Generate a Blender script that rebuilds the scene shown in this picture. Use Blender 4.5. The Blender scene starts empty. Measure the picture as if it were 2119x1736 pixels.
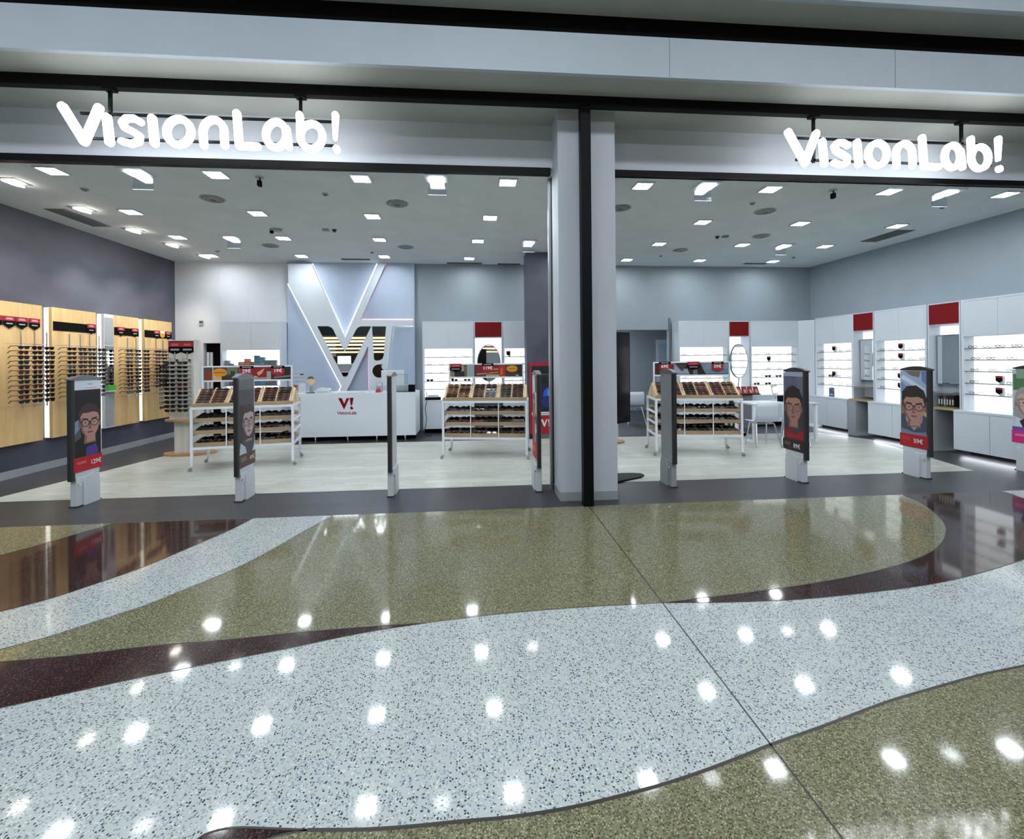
import bpy, bmesh, math, random
from mathutils import Vector, Matrix
from mathutils.geometry import delaunay_2d_cdt
random.seed(7)
C = bpy.context.scene.collection
SC = bpy.context.scene
PI = math.pi

# ------------------------------------------------------------------ camera
F, CY, YAW, ROLL, CXP, EYE = 950.0, 746.84, 0.0856, 0.0088, 1059.5, 1.6
cam_d = bpy.data.cameras.new('camera'); cam = bpy.data.objects.new('camera', cam_d); C.objects.link(cam)
cam_d.sensor_width = 36.0; cam_d.lens = F / 2119 * 36; cam_d.clip_start = 0.05; cam_d.clip_end = 200
cam_d.shift_x = 0.000503; cam_d.shift_y = -(868 - 746.845) / 2119
_s, _c = math.sin(YAW), math.cos(YAW)
R0 = Vector((_c, -_s, 0)); U0 = Vector((0, 0, 1)); BK = -Vector((_s, _c, 0))
cr, sr = math.cos(ROLL), math.sin(ROLL)
Rv = cr * R0 - sr * U0; Uv = sr * R0 + cr * U0
M = Matrix((Rv, Uv, BK)).transposed().to_4x4(); M.translation = (0, 0, EYE)
cam.matrix_world = M
SC.camera = cam
# ------------------------------------------------------------------ world, exposure
w = bpy.data.worlds.new('world'); SC.world = w; w.use_nodes = True
w.node_tree.nodes['Background'].inputs[0].default_value = (0.62, 0.74, 0.85, 1)
w.node_tree.nodes['Background'].inputs[1].default_value = 0.25
SC.view_settings.view_transform = 'Standard'; SC.view_settings.look = 'None'
SC.view_settings.gamma = 1.0; SC.view_settings.exposure = 0.0; SC.view_settings.use_curve_mapping = False
LAMP = 100.0        # ceiling downlights
SIGN = 7.0         # sign letters
SHELF = 1.15        # backlit shelf panels
MALL = 26.0         # unseen mall panels, added to light the fascia

# ------------------------------------------------------------------ pixel -> plane helpers
def ray(x, y):
    a, b = x - CXP, y - 868
    u = a * cr - b * sr; v = a * sr + b * cr - (CY - 868)
    xr, z = u / F, -v / F
    return Vector((xr * _c + _s, -xr * _s + _c, z))
def onY(x, y, Y):
    r = ray(x, y); return Vector((0, 0, EYE)) + r * (Y / r.y)
def onX(x, y, X):
    r = ray(x, y); return Vector((0, 0, EYE)) + r * (X / r.x)
def onZ(x, y, Z=0.0):
    r = ray(x, y); return Vector((0, 0, EYE)) + r * ((Z - EYE) / r.z)

# ------------------------------------------------------------------ materials
def mat(name, col, rough=0.5, metal=0.0, emit=None, es=0.0, trans=0.0, spec=0.5, alpha=1.0, coat=0.0):
    m = bpy.data.materials.new(name); m.use_nodes = True
    b = m.node_tree.nodes['Principled BSDF']
    b.inputs['Base Color'].default_value = (*col, 1); b.inputs['Roughness'].default_value = rough
    b.inputs['Metallic'].default_value = metal; b.inputs['Specular IOR Level'].default_value = spec
    if trans: b.inputs['Transmission Weight'].default_value = trans
    if coat: b.inputs['Coat Weight'].default_value = coat
    if emit: b.inputs['Emission Color'].default_value = (*emit, 1); b.inputs['Emission Strength'].default_value = es
    return m
def srgb(r, g, b):
    f = lambda v: (v / 255 / 12.92) if v / 255 <= 0.04045 else ((v / 255 + 0.055) / 1.055) ** 2.4
    return (f(r), f(g), f(b))
def noisy(name, c1, c2, scale=4, rough=0.5, detail=4, stretch=(1, 1, 1), spec=0.5, bump=0.0, lo=0.35, hi=0.65, coord='Object'):
    m = mat(name, c1, rough, spec=spec); nt = m.node_tree; N = nt.nodes; L = nt.links
    b = N['Principled BSDF']
    tc = N.new('ShaderNodeTexCoord'); mp = N.new('ShaderNodeMapping'); mp.inputs['Scale'].default_value = stretch
    nz = N.new('ShaderNodeTexNoise'); nz.inputs['Scale'].default_value = scale; nz.inputs['Detail'].default_value = detail
    cr_ = N.new('ShaderNodeValToRGB'); cr_.color_ramp.elements[0].position = lo; cr_.color_ramp.elements[1].position = hi
    cr_.color_ramp.elements[0].color = (*c1, 1); cr_.color_ramp.elements[1].color = (*c2, 1)
    L.new(tc.outputs[coord], mp.inputs[0]); L.new(mp.outputs[0], nz.inputs['Vector']); L.new(nz.outputs['Fac'], cr_.inputs[0])
    L.new(cr_.outputs[0], b.inputs['Base Color'])
    if bump:
        bp = N.new('ShaderNodeBump'); bp.inputs['Strength'].default_value = bump
        L.new(nz.outputs['Fac'], bp.inputs['Height']); L.new(bp.outputs[0], b.inputs['Normal'])
    return m
def terrazzo(name, base, chips, rough=0.06):
    """polished terrazzo: cement base with stone chips of several sizes"""
    m = mat(name, base, rough, spec=0.23); nt = m.node_tree; N = nt.nodes; L = nt.links; b = N['Principled BSDF']
    b.inputs['Coat Weight'].default_value = 0.25; b.inputs['Coat Roughness'].default_value = 0.22; b.inputs['Coat IOR'].default_value = 1.35
    tc = N.new('ShaderNodeTexCoord'); prev = None
    nz = N.new('ShaderNodeTexNoise'); nz.inputs['Scale'].default_value = 1.3; nz.inputs['Detail'].default_value = 3
    L.new(tc.outputs['Object'], nz.inputs['Vector'])
    mx0 = N.new('ShaderNodeMix'); mx0.data_type = 'RGBA'
    mx0.inputs[6].default_value = (*base, 1); mx0.inputs[7].default_value = (*[v * 0.9 for v in base], 1)
    L.new(nz.outputs['Fac'], mx0.inputs[0]); prev = mx0.outputs[2]
    for i, (col, scale, prob, size) in enumerate(chips):
        mp = N.new('ShaderNodeMapping'); mp.inputs['Location'].default_value = (3.7 * i, 1.9 * i, 0); mp.inputs['Rotation'].default_value = (0, 0, 0.7 * i)
        L.new(tc.outputs['Object'], mp.inputs[0])
        ds = N.new('ShaderNodeTexNoise'); ds.inputs['Scale'].default_value = scale * 1.7; ds.inputs['Detail'].default_value = 1
        L.new(mp.outputs[0], ds.inputs['Vector'])
        dm = N.new('ShaderNodeVectorMath'); dm.operation = 'MULTIPLY_ADD'
        dm.inputs[1].default_value = (0.9 / scale,) * 3; L.new(ds.outputs['Color'], dm.inputs[0]); L.new(mp.outputs[0], dm.inputs[2])
        vo = N.new('ShaderNodeTexVoronoi'); vo.voronoi_dimensions = '2D'; vo.inputs['Scale'].default_value = scale
        L.new(dm.outputs[0], vo.inputs['Vector'])
        lt = N.new('ShaderNodeMath'); lt.operation = 'LESS_THAN'; lt.inputs[1].default_value = size
        L.new(vo.outputs['Distance'], lt.inputs[0])
        sp = N.new('ShaderNodeSeparateColor'); L.new(vo.outputs['Color'], sp.inputs[0])
        l2 = N.new('ShaderNodeMath'); l2.operation = 'LESS_THAN'; l2.inputs[1].default_value = prob
        L.new(sp.outputs[0], l2.inputs[0])
        ml = N.new('ShaderNodeMath'); ml.operation = 'MULTIPLY'; L.new(lt.outputs[0], ml.inputs[0]); L.new(l2.outputs[0], ml.inputs[1])
        mx = N.new('ShaderNodeMix'); mx.data_type = 'RGBA'; mx.inputs[7].default_value = (*col, 1)
        L.new(ml.outputs[0], mx.inputs[0]); L.new(prev, mx.inputs[6]); prev = mx.outputs[2]
    L.new(prev, b.inputs['Base Color'])
    return m
def planks(name, c1, c2, pl=1.2, pw=0.18, rough=0.35, seam=0.6, streak=(1.2, 14, 1)):
    m = mat(name, c1, rough); nt = m.node_tree; N = nt.nodes; L = nt.links; b = N['Principled BSDF']
    tc = N.new('ShaderNodeTexCoord')
    br = N.new('ShaderNodeTexBrick'); br.inputs['Scale'].default_value = 1; br.inputs['Brick Width'].default_value = pl
    br.inputs['Row Height'].default_value = pw; br.inputs['Mortar Size'].default_value = 0.003; br.inputs['Mortar Smooth'].default_value = 0.4
    br.inputs['Color1'].default_value = (*c1, 1); br.inputs['Color2'].default_value = (*c2, 1)
    br.inputs['Mortar'].default_value = (*[v * seam for v in c2], 1)
    L.new(tc.outputs['Object'], br.inputs['Vector'])
    mp = N.new('ShaderNodeMapping'); mp.inputs['Scale'].default_value = streak
    nz = N.new('ShaderNodeTexNoise'); nz.inputs['Scale'].default_value = 2.5; nz.inputs['Detail'].default_value = 6; nz.inputs['Roughness'].default_value = 0.65
    L.new(tc.outputs['Object'], mp.inputs[0]); L.new(mp.outputs[0], nz.inputs['Vector'])
    rp = N.new('ShaderNodeValToRGB'); rp.color_ramp.elements[0].position = 0.34; rp.color_ramp.elements[0].color = (0.62, 0.62, 0.6, 1)
    rp.color_ramp.elements[1].position = 0.62; rp.color_ramp.elements[1].color = (1, 1, 1, 1)
    L.new(nz.outputs['Fac'], rp.inputs[0])
    mx = N.new('ShaderNodeMix'); mx.data_type = 'RGBA'; mx.blend_type = 'MULTIPLY'; mx.inputs[0].default_value = 1
    L.new(br.outputs['Color'], mx.inputs[6]); L.new(rp.outputs[0], mx.inputs[7]); L.new(mx.outputs[2], b.inputs['Base Color'])
    return m

MT = {}
MT['terr_white'] = terrazzo('white_terrazzo', srgb(182, 188, 186), [(srgb(52, 60, 66), 85, 0.22, 0.34), (srgb(208, 212, 210), 90, 0.18, 0.3), (srgb(132, 142, 146), 110, 0.32, 0.38)])
MT['terr_olive'] = terrazzo('olive_terrazzo', srgb(122, 120, 92), [(srgb(70, 58, 40), 115, 0.36, 0.40), (srgb(166, 162, 134), 110, 0.30, 0.34), (srgb(92, 94, 72), 90, 0.40, 0.40)])
MT['terr_dark'] = terrazzo('maroon_terrazzo', srgb(46, 26, 26), [(srgb(95, 62, 56), 120, 0.4, 0.36), (srgb(18, 12, 14), 100, 0.5, 0.4)])
MT['strip'] = mat('dark_metal_divider', srgb(40, 36, 30), 0.4)
MT['dark_planks'] = planks('charcoal_planks', srgb(62, 62, 68), srgb(52, 52, 58), 1.4, 0.2, 0.38, 0.6)
MT['light_planks'] = planks('whitewashed_planks', srgb(205, 207, 198), srgb(185, 188, 180), 1.3, 0.19, 0.3, 0.7)
MT['ceil'] = noisy('ceiling_paint', srgb(218, 226, 228), srgb(211, 219, 221), 2, 0.8)
MT['wall_dark'] = noisy('dark_plaster', srgb(62, 63, 76), srgb(84, 86, 100), 1.1, 0.55, 6, (1, 0.6, 1.2))
MT['wall_white'] = noisy('white_panel_wall', srgb(212, 216, 224), srgb(205, 210, 218), 1.0, 0.6)
MT['wall_grey'] = noisy('grey_wall_paint', srgb(148, 158, 166), srgb(142, 152, 160), 1.0, 0.6)
MT['wall_bluecast'] = noisy('white_panel_blue_cast', srgb(176, 190, 212), srgb(170, 184, 206), 1.0, 0.45)  # same white paint as its neighbours; bluish lighting put into the colour
MT['header'] = noisy('header_paint', srgb(192, 198, 206), srgb(186, 192, 200), 1.0, 0.5)
MT['fascia'] = noisy('fascia_paint', srgb(186, 196, 206), srgb(180, 190, 200), 1.2, 0.5)
MT['soffit'] = noisy('soffit_paint', srgb(176, 178, 172), srgb(168, 170, 165), 1.2, 0.7)
MT['black'] = mat('black_metal', srgb(7, 7, 8), 0.5, spec=0.15)
MT['matte_black'] = mat('matte_black', srgb(6, 6, 7), 0.8, spec=0.1)
MT['white'] = mat('white_lacquer', srgb(200, 207, 215), 0.35)
MT['white_metal'] = mat('white_metal', srgb(226, 228, 234), 0.3)
MT['offwhite'] = mat('offwhite_plastic', srgb(196, 202, 206), 0.45)
MT['grey_plastic'] = mat('grey_plastic', srgb(150, 154, 158), 0.45)
MT['mid_grey'] = mat('mid_grey', srgb(110, 114, 118), 0.5)
MT['dark_plastic'] = mat('dark_plastic', srgb(42, 42, 44), 0.4)
MT['chrome'] = mat('chrome', (0.75, 0.77, 0.8), 0.15, 1.0)
MT['steel'] = mat('brushed_steel', (0.55, 0.56, 0.58), 0.35, 1.0)
MT['mirror'] = mat('mirror_glass', (0.9, 0.92, 0.93), 0.01, 1.0)
MT['red'] = mat('dark_red_lacquer', srgb(116, 2, 10), 0.5, spec=0.2)
MT['tagred'] = mat('crimson_print', srgb(150, 18, 38), 0.5)
MT['wood'] = noisy('pale_oak', srgb(216, 184, 132), srgb(196, 162, 110), 3, 0.45, 5, (3, 3, 0.35))
MT['wood2'] = noisy('light_beech', srgb(206, 184, 152), srgb(188, 164, 130), 3, 0.5, 5, (0.6, 3, 3))
MT['wood3'] = noisy('tan_oak', srgb(170, 146, 116), srgb(150, 128, 100), 3, 0.5, 5, (0.6, 3, 3))
MT['woodbase'] = noisy('honey_oak', srgb(178, 138, 92), srgb(158, 120, 78), 3, 0.45, 5, (0.6, 3, 3))
MT['wash'] = noisy('washed_wood', srgb(206, 204, 196), srgb(186, 184, 176), 3, 0.5, 5, (3, 3, 0.4))
MT['frameblack'] = mat('black_acetate', srgb(20, 18, 18), 0.25)
MT['lens'] = mat('dark_lens', srgb(16, 14, 14), 0.08)
MT['lens_b'] = mat('brown_lens', srgb(52, 28, 18), 0.08)
MT['lens_u'] = mat('blue_lens', srgb(40, 48, 96), 0.08)
MT['tort'] = mat('tortoise_acetate', srgb(78, 34, 24), 0.3)
MT['plum'] = mat('plum_acetate', srgb(92, 48, 66), 0.3)
MT['tan'] = mat('tan_acetate', srgb(150, 108, 80), 0.35)
MT['wire'] = mat('grey_wire', srgb(84, 86, 92), 0.3, 0.2)
MT['glass'] = mat('clear_glass', (0.92, 0.97, 0.96), 0.02, trans=1.0)
MT['lampface'] = mat('lamp_face', (1, 1, 1), 0.5, emit=(0.88, 0.95, 1.0), es=LAMP)
MT['lampbox'] = mat('box_lamp_face', (1, 1, 1), 0.5, emit=(0.88, 0.95, 1.0), es=22)
MT['lampwarm'] = mat('spot_lamp_face', (1, 1, 1), 0.5, emit=(1.0, 0.93, 0.82), es=LAMP * 0.35)
MT['frost'] = mat('frosted_plate', (.72, .80, .90), 0.08, trans=1.0)
MT['signlit'] = mat('lit_acrylic', (1, 1, 1), 0.4, emit=(0.93, 0.97, 1.0), es=SIGN)
MT['backlit'] = mat('backlit_panel', (1, 1, 1), 0.5, emit=(0.93, 0.98, 1.0), es=SHELF)
MT['warmled'] = mat('warm_led_edge', (1, 1, 1), 0.5, emit=(1.0, 0.97, 0.80), es=2.6)
MT['coolled'] = mat('cool_led_strip', (1, 1, 1), 0.5, emit=(0.92, 0.97, 1.0), es=3.0)
MT['pinkled'] = mat('pink_led_strip', (1, 1, 1), 0.5, emit=(1.0, 0.32, 0.42), es=0.9)
MT['mall'] = mat('mall_fill_panel', (1, 1, 1), 0.5, emit=(0.84, 0.92, 1.0), es=MALL)
MT['amber'] = mat('warm_ceiling_light', (1, 1, 1), 0.5, emit=(1.0, 0.80, 0.42), es=1.3)
MT['grille'] = mat('vent_grille', srgb(120, 120, 112), 0.6)
MT['grille_dark'] = mat('dark_vent_grille', srgb(112, 106, 96), 0.6)
c_w = mat('tan_housing', srgb(120, 96, 56), 0.5)
_cm = {}
def cmat(r, g, b, rough=0.5):
    k = (r, g, b)
    if k not in _cm: _cm[k] = mat('print_%d_%d_%d' % k, srgb(r, g, b), rough)
    return _cm[k]

# ------------------------------------------------------------------ mesh builder
class MB:
    def __init__(s): s.v = []; s.f = []; s.m = []; s.mats = []; s.sm = []
    def mi(s, m):
        if m is None: m = MT['white']
        if isinstance(m, str): m = MT[m]
        if m not in s.mats: s.mats.append(m)
        return s.mats.index(m)
    def add(s, vs, fs, m=None, smooth=False):
        o = len(s.v); k = s.mi(m); s.v += [tuple(v) for v in vs]
        for f in fs: s.f.append(tuple(i + o for i in f)); s.m.append(k); s.sm.append(smooth)
        return s
    def box(s, a, b, m=None, T=None):
        x0, y0, z0 = a; x1, y1, z1 = b
        vs = [Vector(p) for p in ((x0, y0, z0), (x1, y0, z0), (x1, y1, z0), (x0, y1, z0), (x0, y0, z1), (x1, y0, z1), (x1, y1, z1), (x0, y1, z1))]
        if T: vs = [T @ v for v in vs]
        return s.add(vs, [(0, 3, 2, 1), (4, 5, 6, 7), (0, 1, 5, 4), (1, 2, 6, 5), (2, 3, 7, 6), (3, 0, 4, 7)], m)
    def prism(s, pts, d, m=None, side=None):
        """closed 3-D outline extruded by vector d"""
        n = len(pts); pts = [Vector(p) for p in pts]; d = Vector(d)
        s.add(pts + [p + d for p in pts], [tuple(range(n)), tuple(range(2 * n - 1, n - 1, -1))], m)
        o = pts + [p + d for p in pts]
        s.add(o, [(i, i + n, (i + 1) % n + n, (i + 1) % n) for i in range(n)], side or m)
        return s
    def poly(s, pts, m=None): return s.add(pts, [tuple(range(len(pts)))], m)
    def tube(s, path, r, m=None, n=8, smooth=True):
        path = [Vector(p) for p in path]; rings = []
        for i, p in enumerate(path):
            d = (path[min(i + 1, len(path) - 1)] - path[max(i - 1, 0)]).normalized()
            up = Vector((0, 0, 1)) if abs(d.z) < 0.9 else Vector((1, 0, 0))
            a = d.cross(up).normalized(); b = d.cross(a)
            rr = r[i] if isinstance(r, (list, tuple)) else r
            rings.append([p + a * rr * math.cos(2 * PI * k / n) + b * rr * math.sin(2 * PI * k / n) for k in range(n)])
        vs = [v for R in rings for v in R]; fs = []
        for i in range(len(path) - 1):
            for k in range(n): fs.append((i * n + k, i * n + (k + 1) % n, (i + 1) * n + (k + 1) % n, (i + 1) * n + k))
        s.add(vs, fs, m, smooth); s.add(rings[0], [tuple(range(n))], m); s.add(rings[-1], [tuple(range(n - 1, -1, -1))], m)
        return s
    def cyl(s, c, r, h, m=None, n=24, axis='z', ry=None):
        ry = ry or r; c = Vector(c); ps = []
        for k in range(n):
            a = 2 * PI * k / n; u, v = r * math.cos(a), ry * math.sin(a)
            ps.append(c + (Vector((u, v, 0)) if axis == 'z' else Vector((u, 0, v)) if axis == 'y' else Vector((0, u, v))))
        d = {'z': (0, 0, h), 'y': (0, h, 0), 'x': (h, 0, 0)}[axis]
        return s.prism(ps, d, m)
    def build(s, name, parent=None, bevel=0.0, loc=None, rz=0.0):
        me = bpy.data.meshes.new(name); me.from_pydata(s.v, [], s.f)
        for m in s.mats: me.materials.append(m)
        me.polygons.foreach_set('material_index', s.m); me.polygons.foreach_set('use_smooth', s.sm)
        bm = bmesh.new(); bm.from_mesh(me); bmesh.ops.recalc_face_normals(bm, faces=bm.faces)
        big = [f for f in bm.faces if len(f.verts) > 4]
        if big: bmesh.ops.triangulate(bm, faces=big)
        bm.to_mesh(me); bm.free(); me.update()
        o = bpy.data.objects.new(name, me); C.objects.link(o)
        if parent: o.parent = parent
        if loc is not None: o.location = loc
        o.rotation_euler.z = rz
        if bevel:
            b = o.modifiers.new('bevel', 'BEVEL'); b.width = bevel; b.segments = 2; b.limit_method = 'ANGLE'
        return o
def tag(o, label=None, cat=None, group=None, kind=None):
    if label: o['label'] = label
    if cat: o['category'] = cat
    if group: o['group'] = group
    if kind: o['kind'] = kind
    return o
def empty(name, loc, label, cat, rz=0.0, group=None):
    o = bpy.data.objects.new(name, None); C.objects.link(o); o.location = loc; o.rotation_euler.z = rz; o.empty_display_size = 0.1
    return tag(o, label, cat, group)
KIDS = {}
def kids(o):
    return [c for c in bpy.data.objects if c.parent == o]
def copy_tree(o, loc, rz=None, label=None, group=None, tree=None):
    r = o.copy(); C.objects.link(r); r.location = loc
    if rz is not None: r.rotation_euler = (0, 0, rz)
    if label: r['label'] = label
    if group: r['group'] = group
    for ch, gs in (tree if tree is not None else [(k, kids(k)) for k in kids(o)]):
        c = ch.copy(); C.objects.link(c); c.parent = r
        for g in gs:
            d = g.copy(); C.objects.link(d); d.parent = c
    return r
def struct(name, mb, label=None): o = mb.build(name); o['kind'] = 'structure'; return o
def text_mesh(mb, s, o, ux, uz, size, m, off=0.001, bold=0.0, align='CENTER', sx=1.0):
    """flat lettering added to a mesh: o = anchor (baseline), ux / uz = unit directions"""
    cu = bpy.data.curves.new('t', 'FONT'); cu.body = s; cu.size = size; cu.align_x = align; cu.offset = bold; cu.resolution_u = 3
    ob = bpy.data.objects.new('t', cu); C.objects.link(ob)
    dg = bpy.context.evaluated_depsgraph_get(); me = ob.evaluated_get(dg).to_mesh()
    o, ux, uz = Vector(o), Vector(ux), Vector(uz); nrm = ux.cross(uz)
    vs = [o + ux * v.co.x * sx + uz * v.co.y + nrm * off for v in me.vertices]
    mb.add(vs, [tuple(p.vertices) for p in me.polygons], m)
    ob.to_mesh_clear(); bpy.data.objects.remove(ob); bpy.data.curves.remove(cu)
ORD = ['first', 'second', 'third', 'fourth', 'fifth', 'sixth', 'seventh', 'eighth', 'ninth', 'tenth', 'eleventh', 'twelfth']

# ================================================================== SETTING
XL, XR, YB, ZC, YF = -6.53, 8.39, 10.74, 3.86, 4.95
# ---- mall floor: inlaid terrazzo bands
def pw(pts): return [onZ(x, y).to_2d() for x, y in pts]
c1 = lambda L: [(x / 2, 980 + y / 2) for x, y in L]
c2 = lambda L: [(1060 + x / 2, 980 + y / 2) for x, y in L]
def smooth(pts, n=6):
    P = [Vector(p) for p in pts]; out = []
    for i in range(len(P) - 1):
        p0, p1, p2, p3 = P[max(i - 1, 0)], P[i], P[i + 1], P[min(i + 2, len(P) - 1)]
        for k in range(n):
            t = k / n
            out.append(0.5 * ((2 * p1) + (-p0 + p2) * t + (2 * p0 - 5 * p1 + 4 * p2 - p3) * t * t + (-p0 + 3 * p1 - 3 * p2 + p3) * t ** 3))
    out.append(P[-1]); return out
def ext(P, a=True, b=True, d=9.0):
    P = list(P)
    if a: P.insert(0, P[0] + (P[0] - P[1]).normalized() * d)
    if b: P.append(P[-1] + (P[-1] - P[-2]).normalized() * d)
    return P
cA = ext(smooth(pw(c1([(0, 337), (150, 298), (300, 255), (480, 203)]))), True, False, 3)
cB = ext(smooth(pw(c1([(0, 572), (200, 520), (400, 455), (600, 385), (800, 300), (950, 235), (1058, 180)]))), True, False, 3)
cC = ext(smooth(pw(c1([(0, 727), (200, 675), (400, 610), (600, 545), (750, 485), (1000, 380), (1150, 300), (1280, 225), (1390, 168)]))), True, False, 3)
cD1 = ext(smooth(pw(c1([(0, 780), (300, 752), (600, 715), (900, 690), (1200, 660), (1500, 635), (1770, 617)]))), True, False, 3)
cD2 = smooth(pw(c1([(1770, 617), (1900, 600), (2119, 576)]) + c2([(300, 552), (620, 535)])))
cD3 = smooth(pw(c2([(620, 535), (800, 512), (1000, 488), (1200, 460), (1400, 425), (1600, 378), (1720, 330), (1775, 290), (1797, 240), (1785, 200), (1740, 155), (1680, 115), (1605, 85)])))
cE = ext(smooth(pw(c1([(0, 970), (300, 905), (600, 840), (900, 780), (1200, 722), (1500, 660), (1770, 617)]))), True, False, 3)
cF = ext(smooth(pw(c2([(620, 535), (900, 533), (1200, 520), (1500, 490), (1750, 455), (1950, 408), (2119, 355)]))), False, True, 4)
cG = ext(smooth(pw(c1([(1270, 1475), (1500, 1473), (1700, 1460), (1900, 1440)]) + c2([(0, 1420), (250, 1380), (500, 1320), (700, 1262), (900, 1190), (1075, 1120), (1300, 1040), (1550, 945), (1750, 885), (1950, 830), (2119, 795)]))), False, True, 4)
cW1 = smooth(pw(c1([(1270, 1475), (1100, 1467), (1000, 1464), (930, 1470), (870, 1485), (820, 1511), (760, 1580), (640, 1700), (300, 1950)])))
cW2 = smooth(pw(c1([(1270, 1475), (1130, 1505), (1040, 1560), (900, 1700), (700, 1950)])))
cT = smooth(pw(c2([(2010, 68), (2070, 85), (2119, 103), (2400, 190)])))
jt = [Vector((1.26, YF)), Vector((1.215, 1.43)), Vector((1.2, -3))]
XA, XB, YA = -12.0, 15.0, -14.0
sources = [([XA, YF + 0], None)]
def edge_pt(P, i, x): return P
# region polygons (first hit wins)
tl = lambda P: [Vector((P[0].x, P[0].y))]
R_ = []
R_.append(('terr_olive', cA + [Vector((XA, YF + .01)), Vector((XA, cA[0].y))]))
R_.append(('terr_dark', cB + [Vector((XA, YF + .02)), Vector((XA, cB[0].y))]))
R_.append(('terr_white', cC + [Vector((XA, YF + .02)), Vector((XA, cC[0].y))]))
R_.append(('terr_dark', cD1 + list(reversed(cE))[1:]))
R_.append(('terr_olive', cD1 + cD2[1:] + cD3[1:] + [Vector((cD3[-1].x, YF + .02)), Vector((XA, YF + .02)), Vector((XA, cD1[0].y))]))
R_.append(('terr_white', cT + [Vector((XB, YF + .02)), Vector((cT[0].x, YF + .02))]))
R_.append(('terr_dark', cF + [Vector((XB, YF + .02)), Vector((cD3[-1].x, YF + .02))] + list(reversed(cD3))[1:]))
R_.append(('terr_dark', cW1 + list(reversed(cW2))[:-1]))
R_.append(('terr_olive', cG + [Vector((XB, cG[-1].y)), Vector((XB, YA)), Vector((cW2[-1].x, YA))] + list(reversed(cW2))[:-1]))
def inside(p, poly):
    x, y = p; c = False; n = len(poly); j = n - 1
    for i in range(n):
        a, b = poly[i], poly[j]
        if (a.y > y) != (b.y > y) and x < (b.x - a.x) * (y - a.y) / (b.y - a.y) + a.x: c = not c
        j = i
    return c
curves = [cA, cB, cC, cD1, cD2, cD3, cE, cF, cG, cW1, cW2, cT]
V2 = [Vector((XA, YA)), Vector((XB, YA)), Vector((XB, YF)), Vector((XA, YF))]; E2 = [(0, 1), (1, 2), (2, 3), (3, 0)]
for cv in curves:
    pts = []
    for p in cv:
        q = Vector((min(max(p.x, XA), XB), min(max(p.y, YA), YF)))
        if not pts or (q - pts[-1]).length > 1e-4: pts.append(q)
    o = len(V2); V2 += pts; E2 += [(o + i, o + i + 1) for i in range(len(pts) - 1)]
vv, ee, ff, _, _, _ = delaunay_2d_cdt(V2, E2, [], 1, 1e-5)
fl = MB()
groups = {}
for f in ff:
    c = sum((vv[i] for i in f), Vector((0, 0))) / len(f); mname = 'terr_white'
    for nm, poly in R_:
        if inside(c, poly): mname = nm; break
    groups.setdefault(mname, []).append(tuple(f))
for nm, fs in groups.items(): fl.add([(v.x, v.y, 0) for v in vv], fs, nm)
def strip_on(P, wd, m='strip', z=0.0006):
    P = [p for p in P if XA <= p.x <= XB and YA <= p.y <= YF]
    L_, R2 = [], []
    for i, p in enumerate(P):
        d = (P[min(i + 1, len(P) - 1)] - P[max(i - 1, 0)])
        if d.length == 0: d = Vector((1, 0))
        d.normalize(); n = Vector((-d.y, d.x)) * wd / 2
        L_.append((p.x + n.x, p.y + n.y, z)); R2.append((p.x - n.x, p.y - n.y, z))
    k = len(P)
    fl.add(L_ + R2, [(i, i + 1, k + i + 1, k + i) for i in range(k - 1)], m)
for cv in (cA, cB, cC, cD1, cD2, cD3, cE, cF, cT): strip_on(cv, 0.007)
strip_on(cG, 0.014); strip_on(cW1, 0.008); strip_on(cW2, 0.008); strip_on(jt, 0.008)
struct('floor', fl)
# ---- shop floor
b = MB(); b.box((XL - .3, YF, -0.1), (XR + .3, YB + 3.6, 0.0), 'dark_planks'); struct('floor', b)
wf = [(-5.75, 5.87), (7.0, 5.87), (7.75, 8.33), (7.4, 9.3), (-5.2, 9.3)]
b = MB(); b.prism([(x, y, 0.0002) for x, y in wf], (0, 0, 0.0022), 'light_planks'); struct('floor', b)
# ---- walls
b = MB(); b.box((XL - .2, YF + .5, 0), (XL, YB + .2, ZC + .2), 'wall_dark'); struct('wall_left', b)
b = MB(); b.box((XR, YF + .5, 0), (XR + .2, YB + .2, ZC + .2), 'wall_grey'); struct('wall_right', b)
OX0, OX1, OZ = 2.9, 4.76, 2.32
b = MB()
DX0, DX1, DZ = onY(421, 710, YB).x, onY(456, 710, YB).x, onY(421, 710, YB).z
b.box((XL, YB, 0), (DX0, YB + .15, ZC + .2), 'wall_white'); b.box((DX0, YB, DZ), (DX1, YB + .15, ZC + .2), 'wall_white')
PX0 = onY(596, 600, 10.7).x; PX1 = onY(857, 600, 10.62).x
b.box((DX1, YB, 0), (PX0 + .1, YB + .15, ZC + .2), 'wall_white')
b.box((PX0 + .1, YB, 0), (OX0, YB + .15, ZC + .2), 'wall_grey'); b.box((OX0, YB, OZ), (OX1, YB + .15, ZC + .2), 'wall_grey')
b.box((OX1, YB, 0), (XR, YB + .15, ZC + .2), 'wall_grey'); struct('wall_back', b)
# vertical joints between the white wall sheets
for i, px in enumerate((455, 513)):
    p = onY(px, 600, YB); b = MB(); b.box((p.x - .003, YB - .003, 2.6), (p.x + .003, YB, ZC), 'offwhite'); struct('trim_%d' % (20 + i), b)
b = MB(); b.box((PX0, 10.66, 0), (PX1, YB, ZC), 'wall_bluecast'); struct('wall_logo', b)
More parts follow.
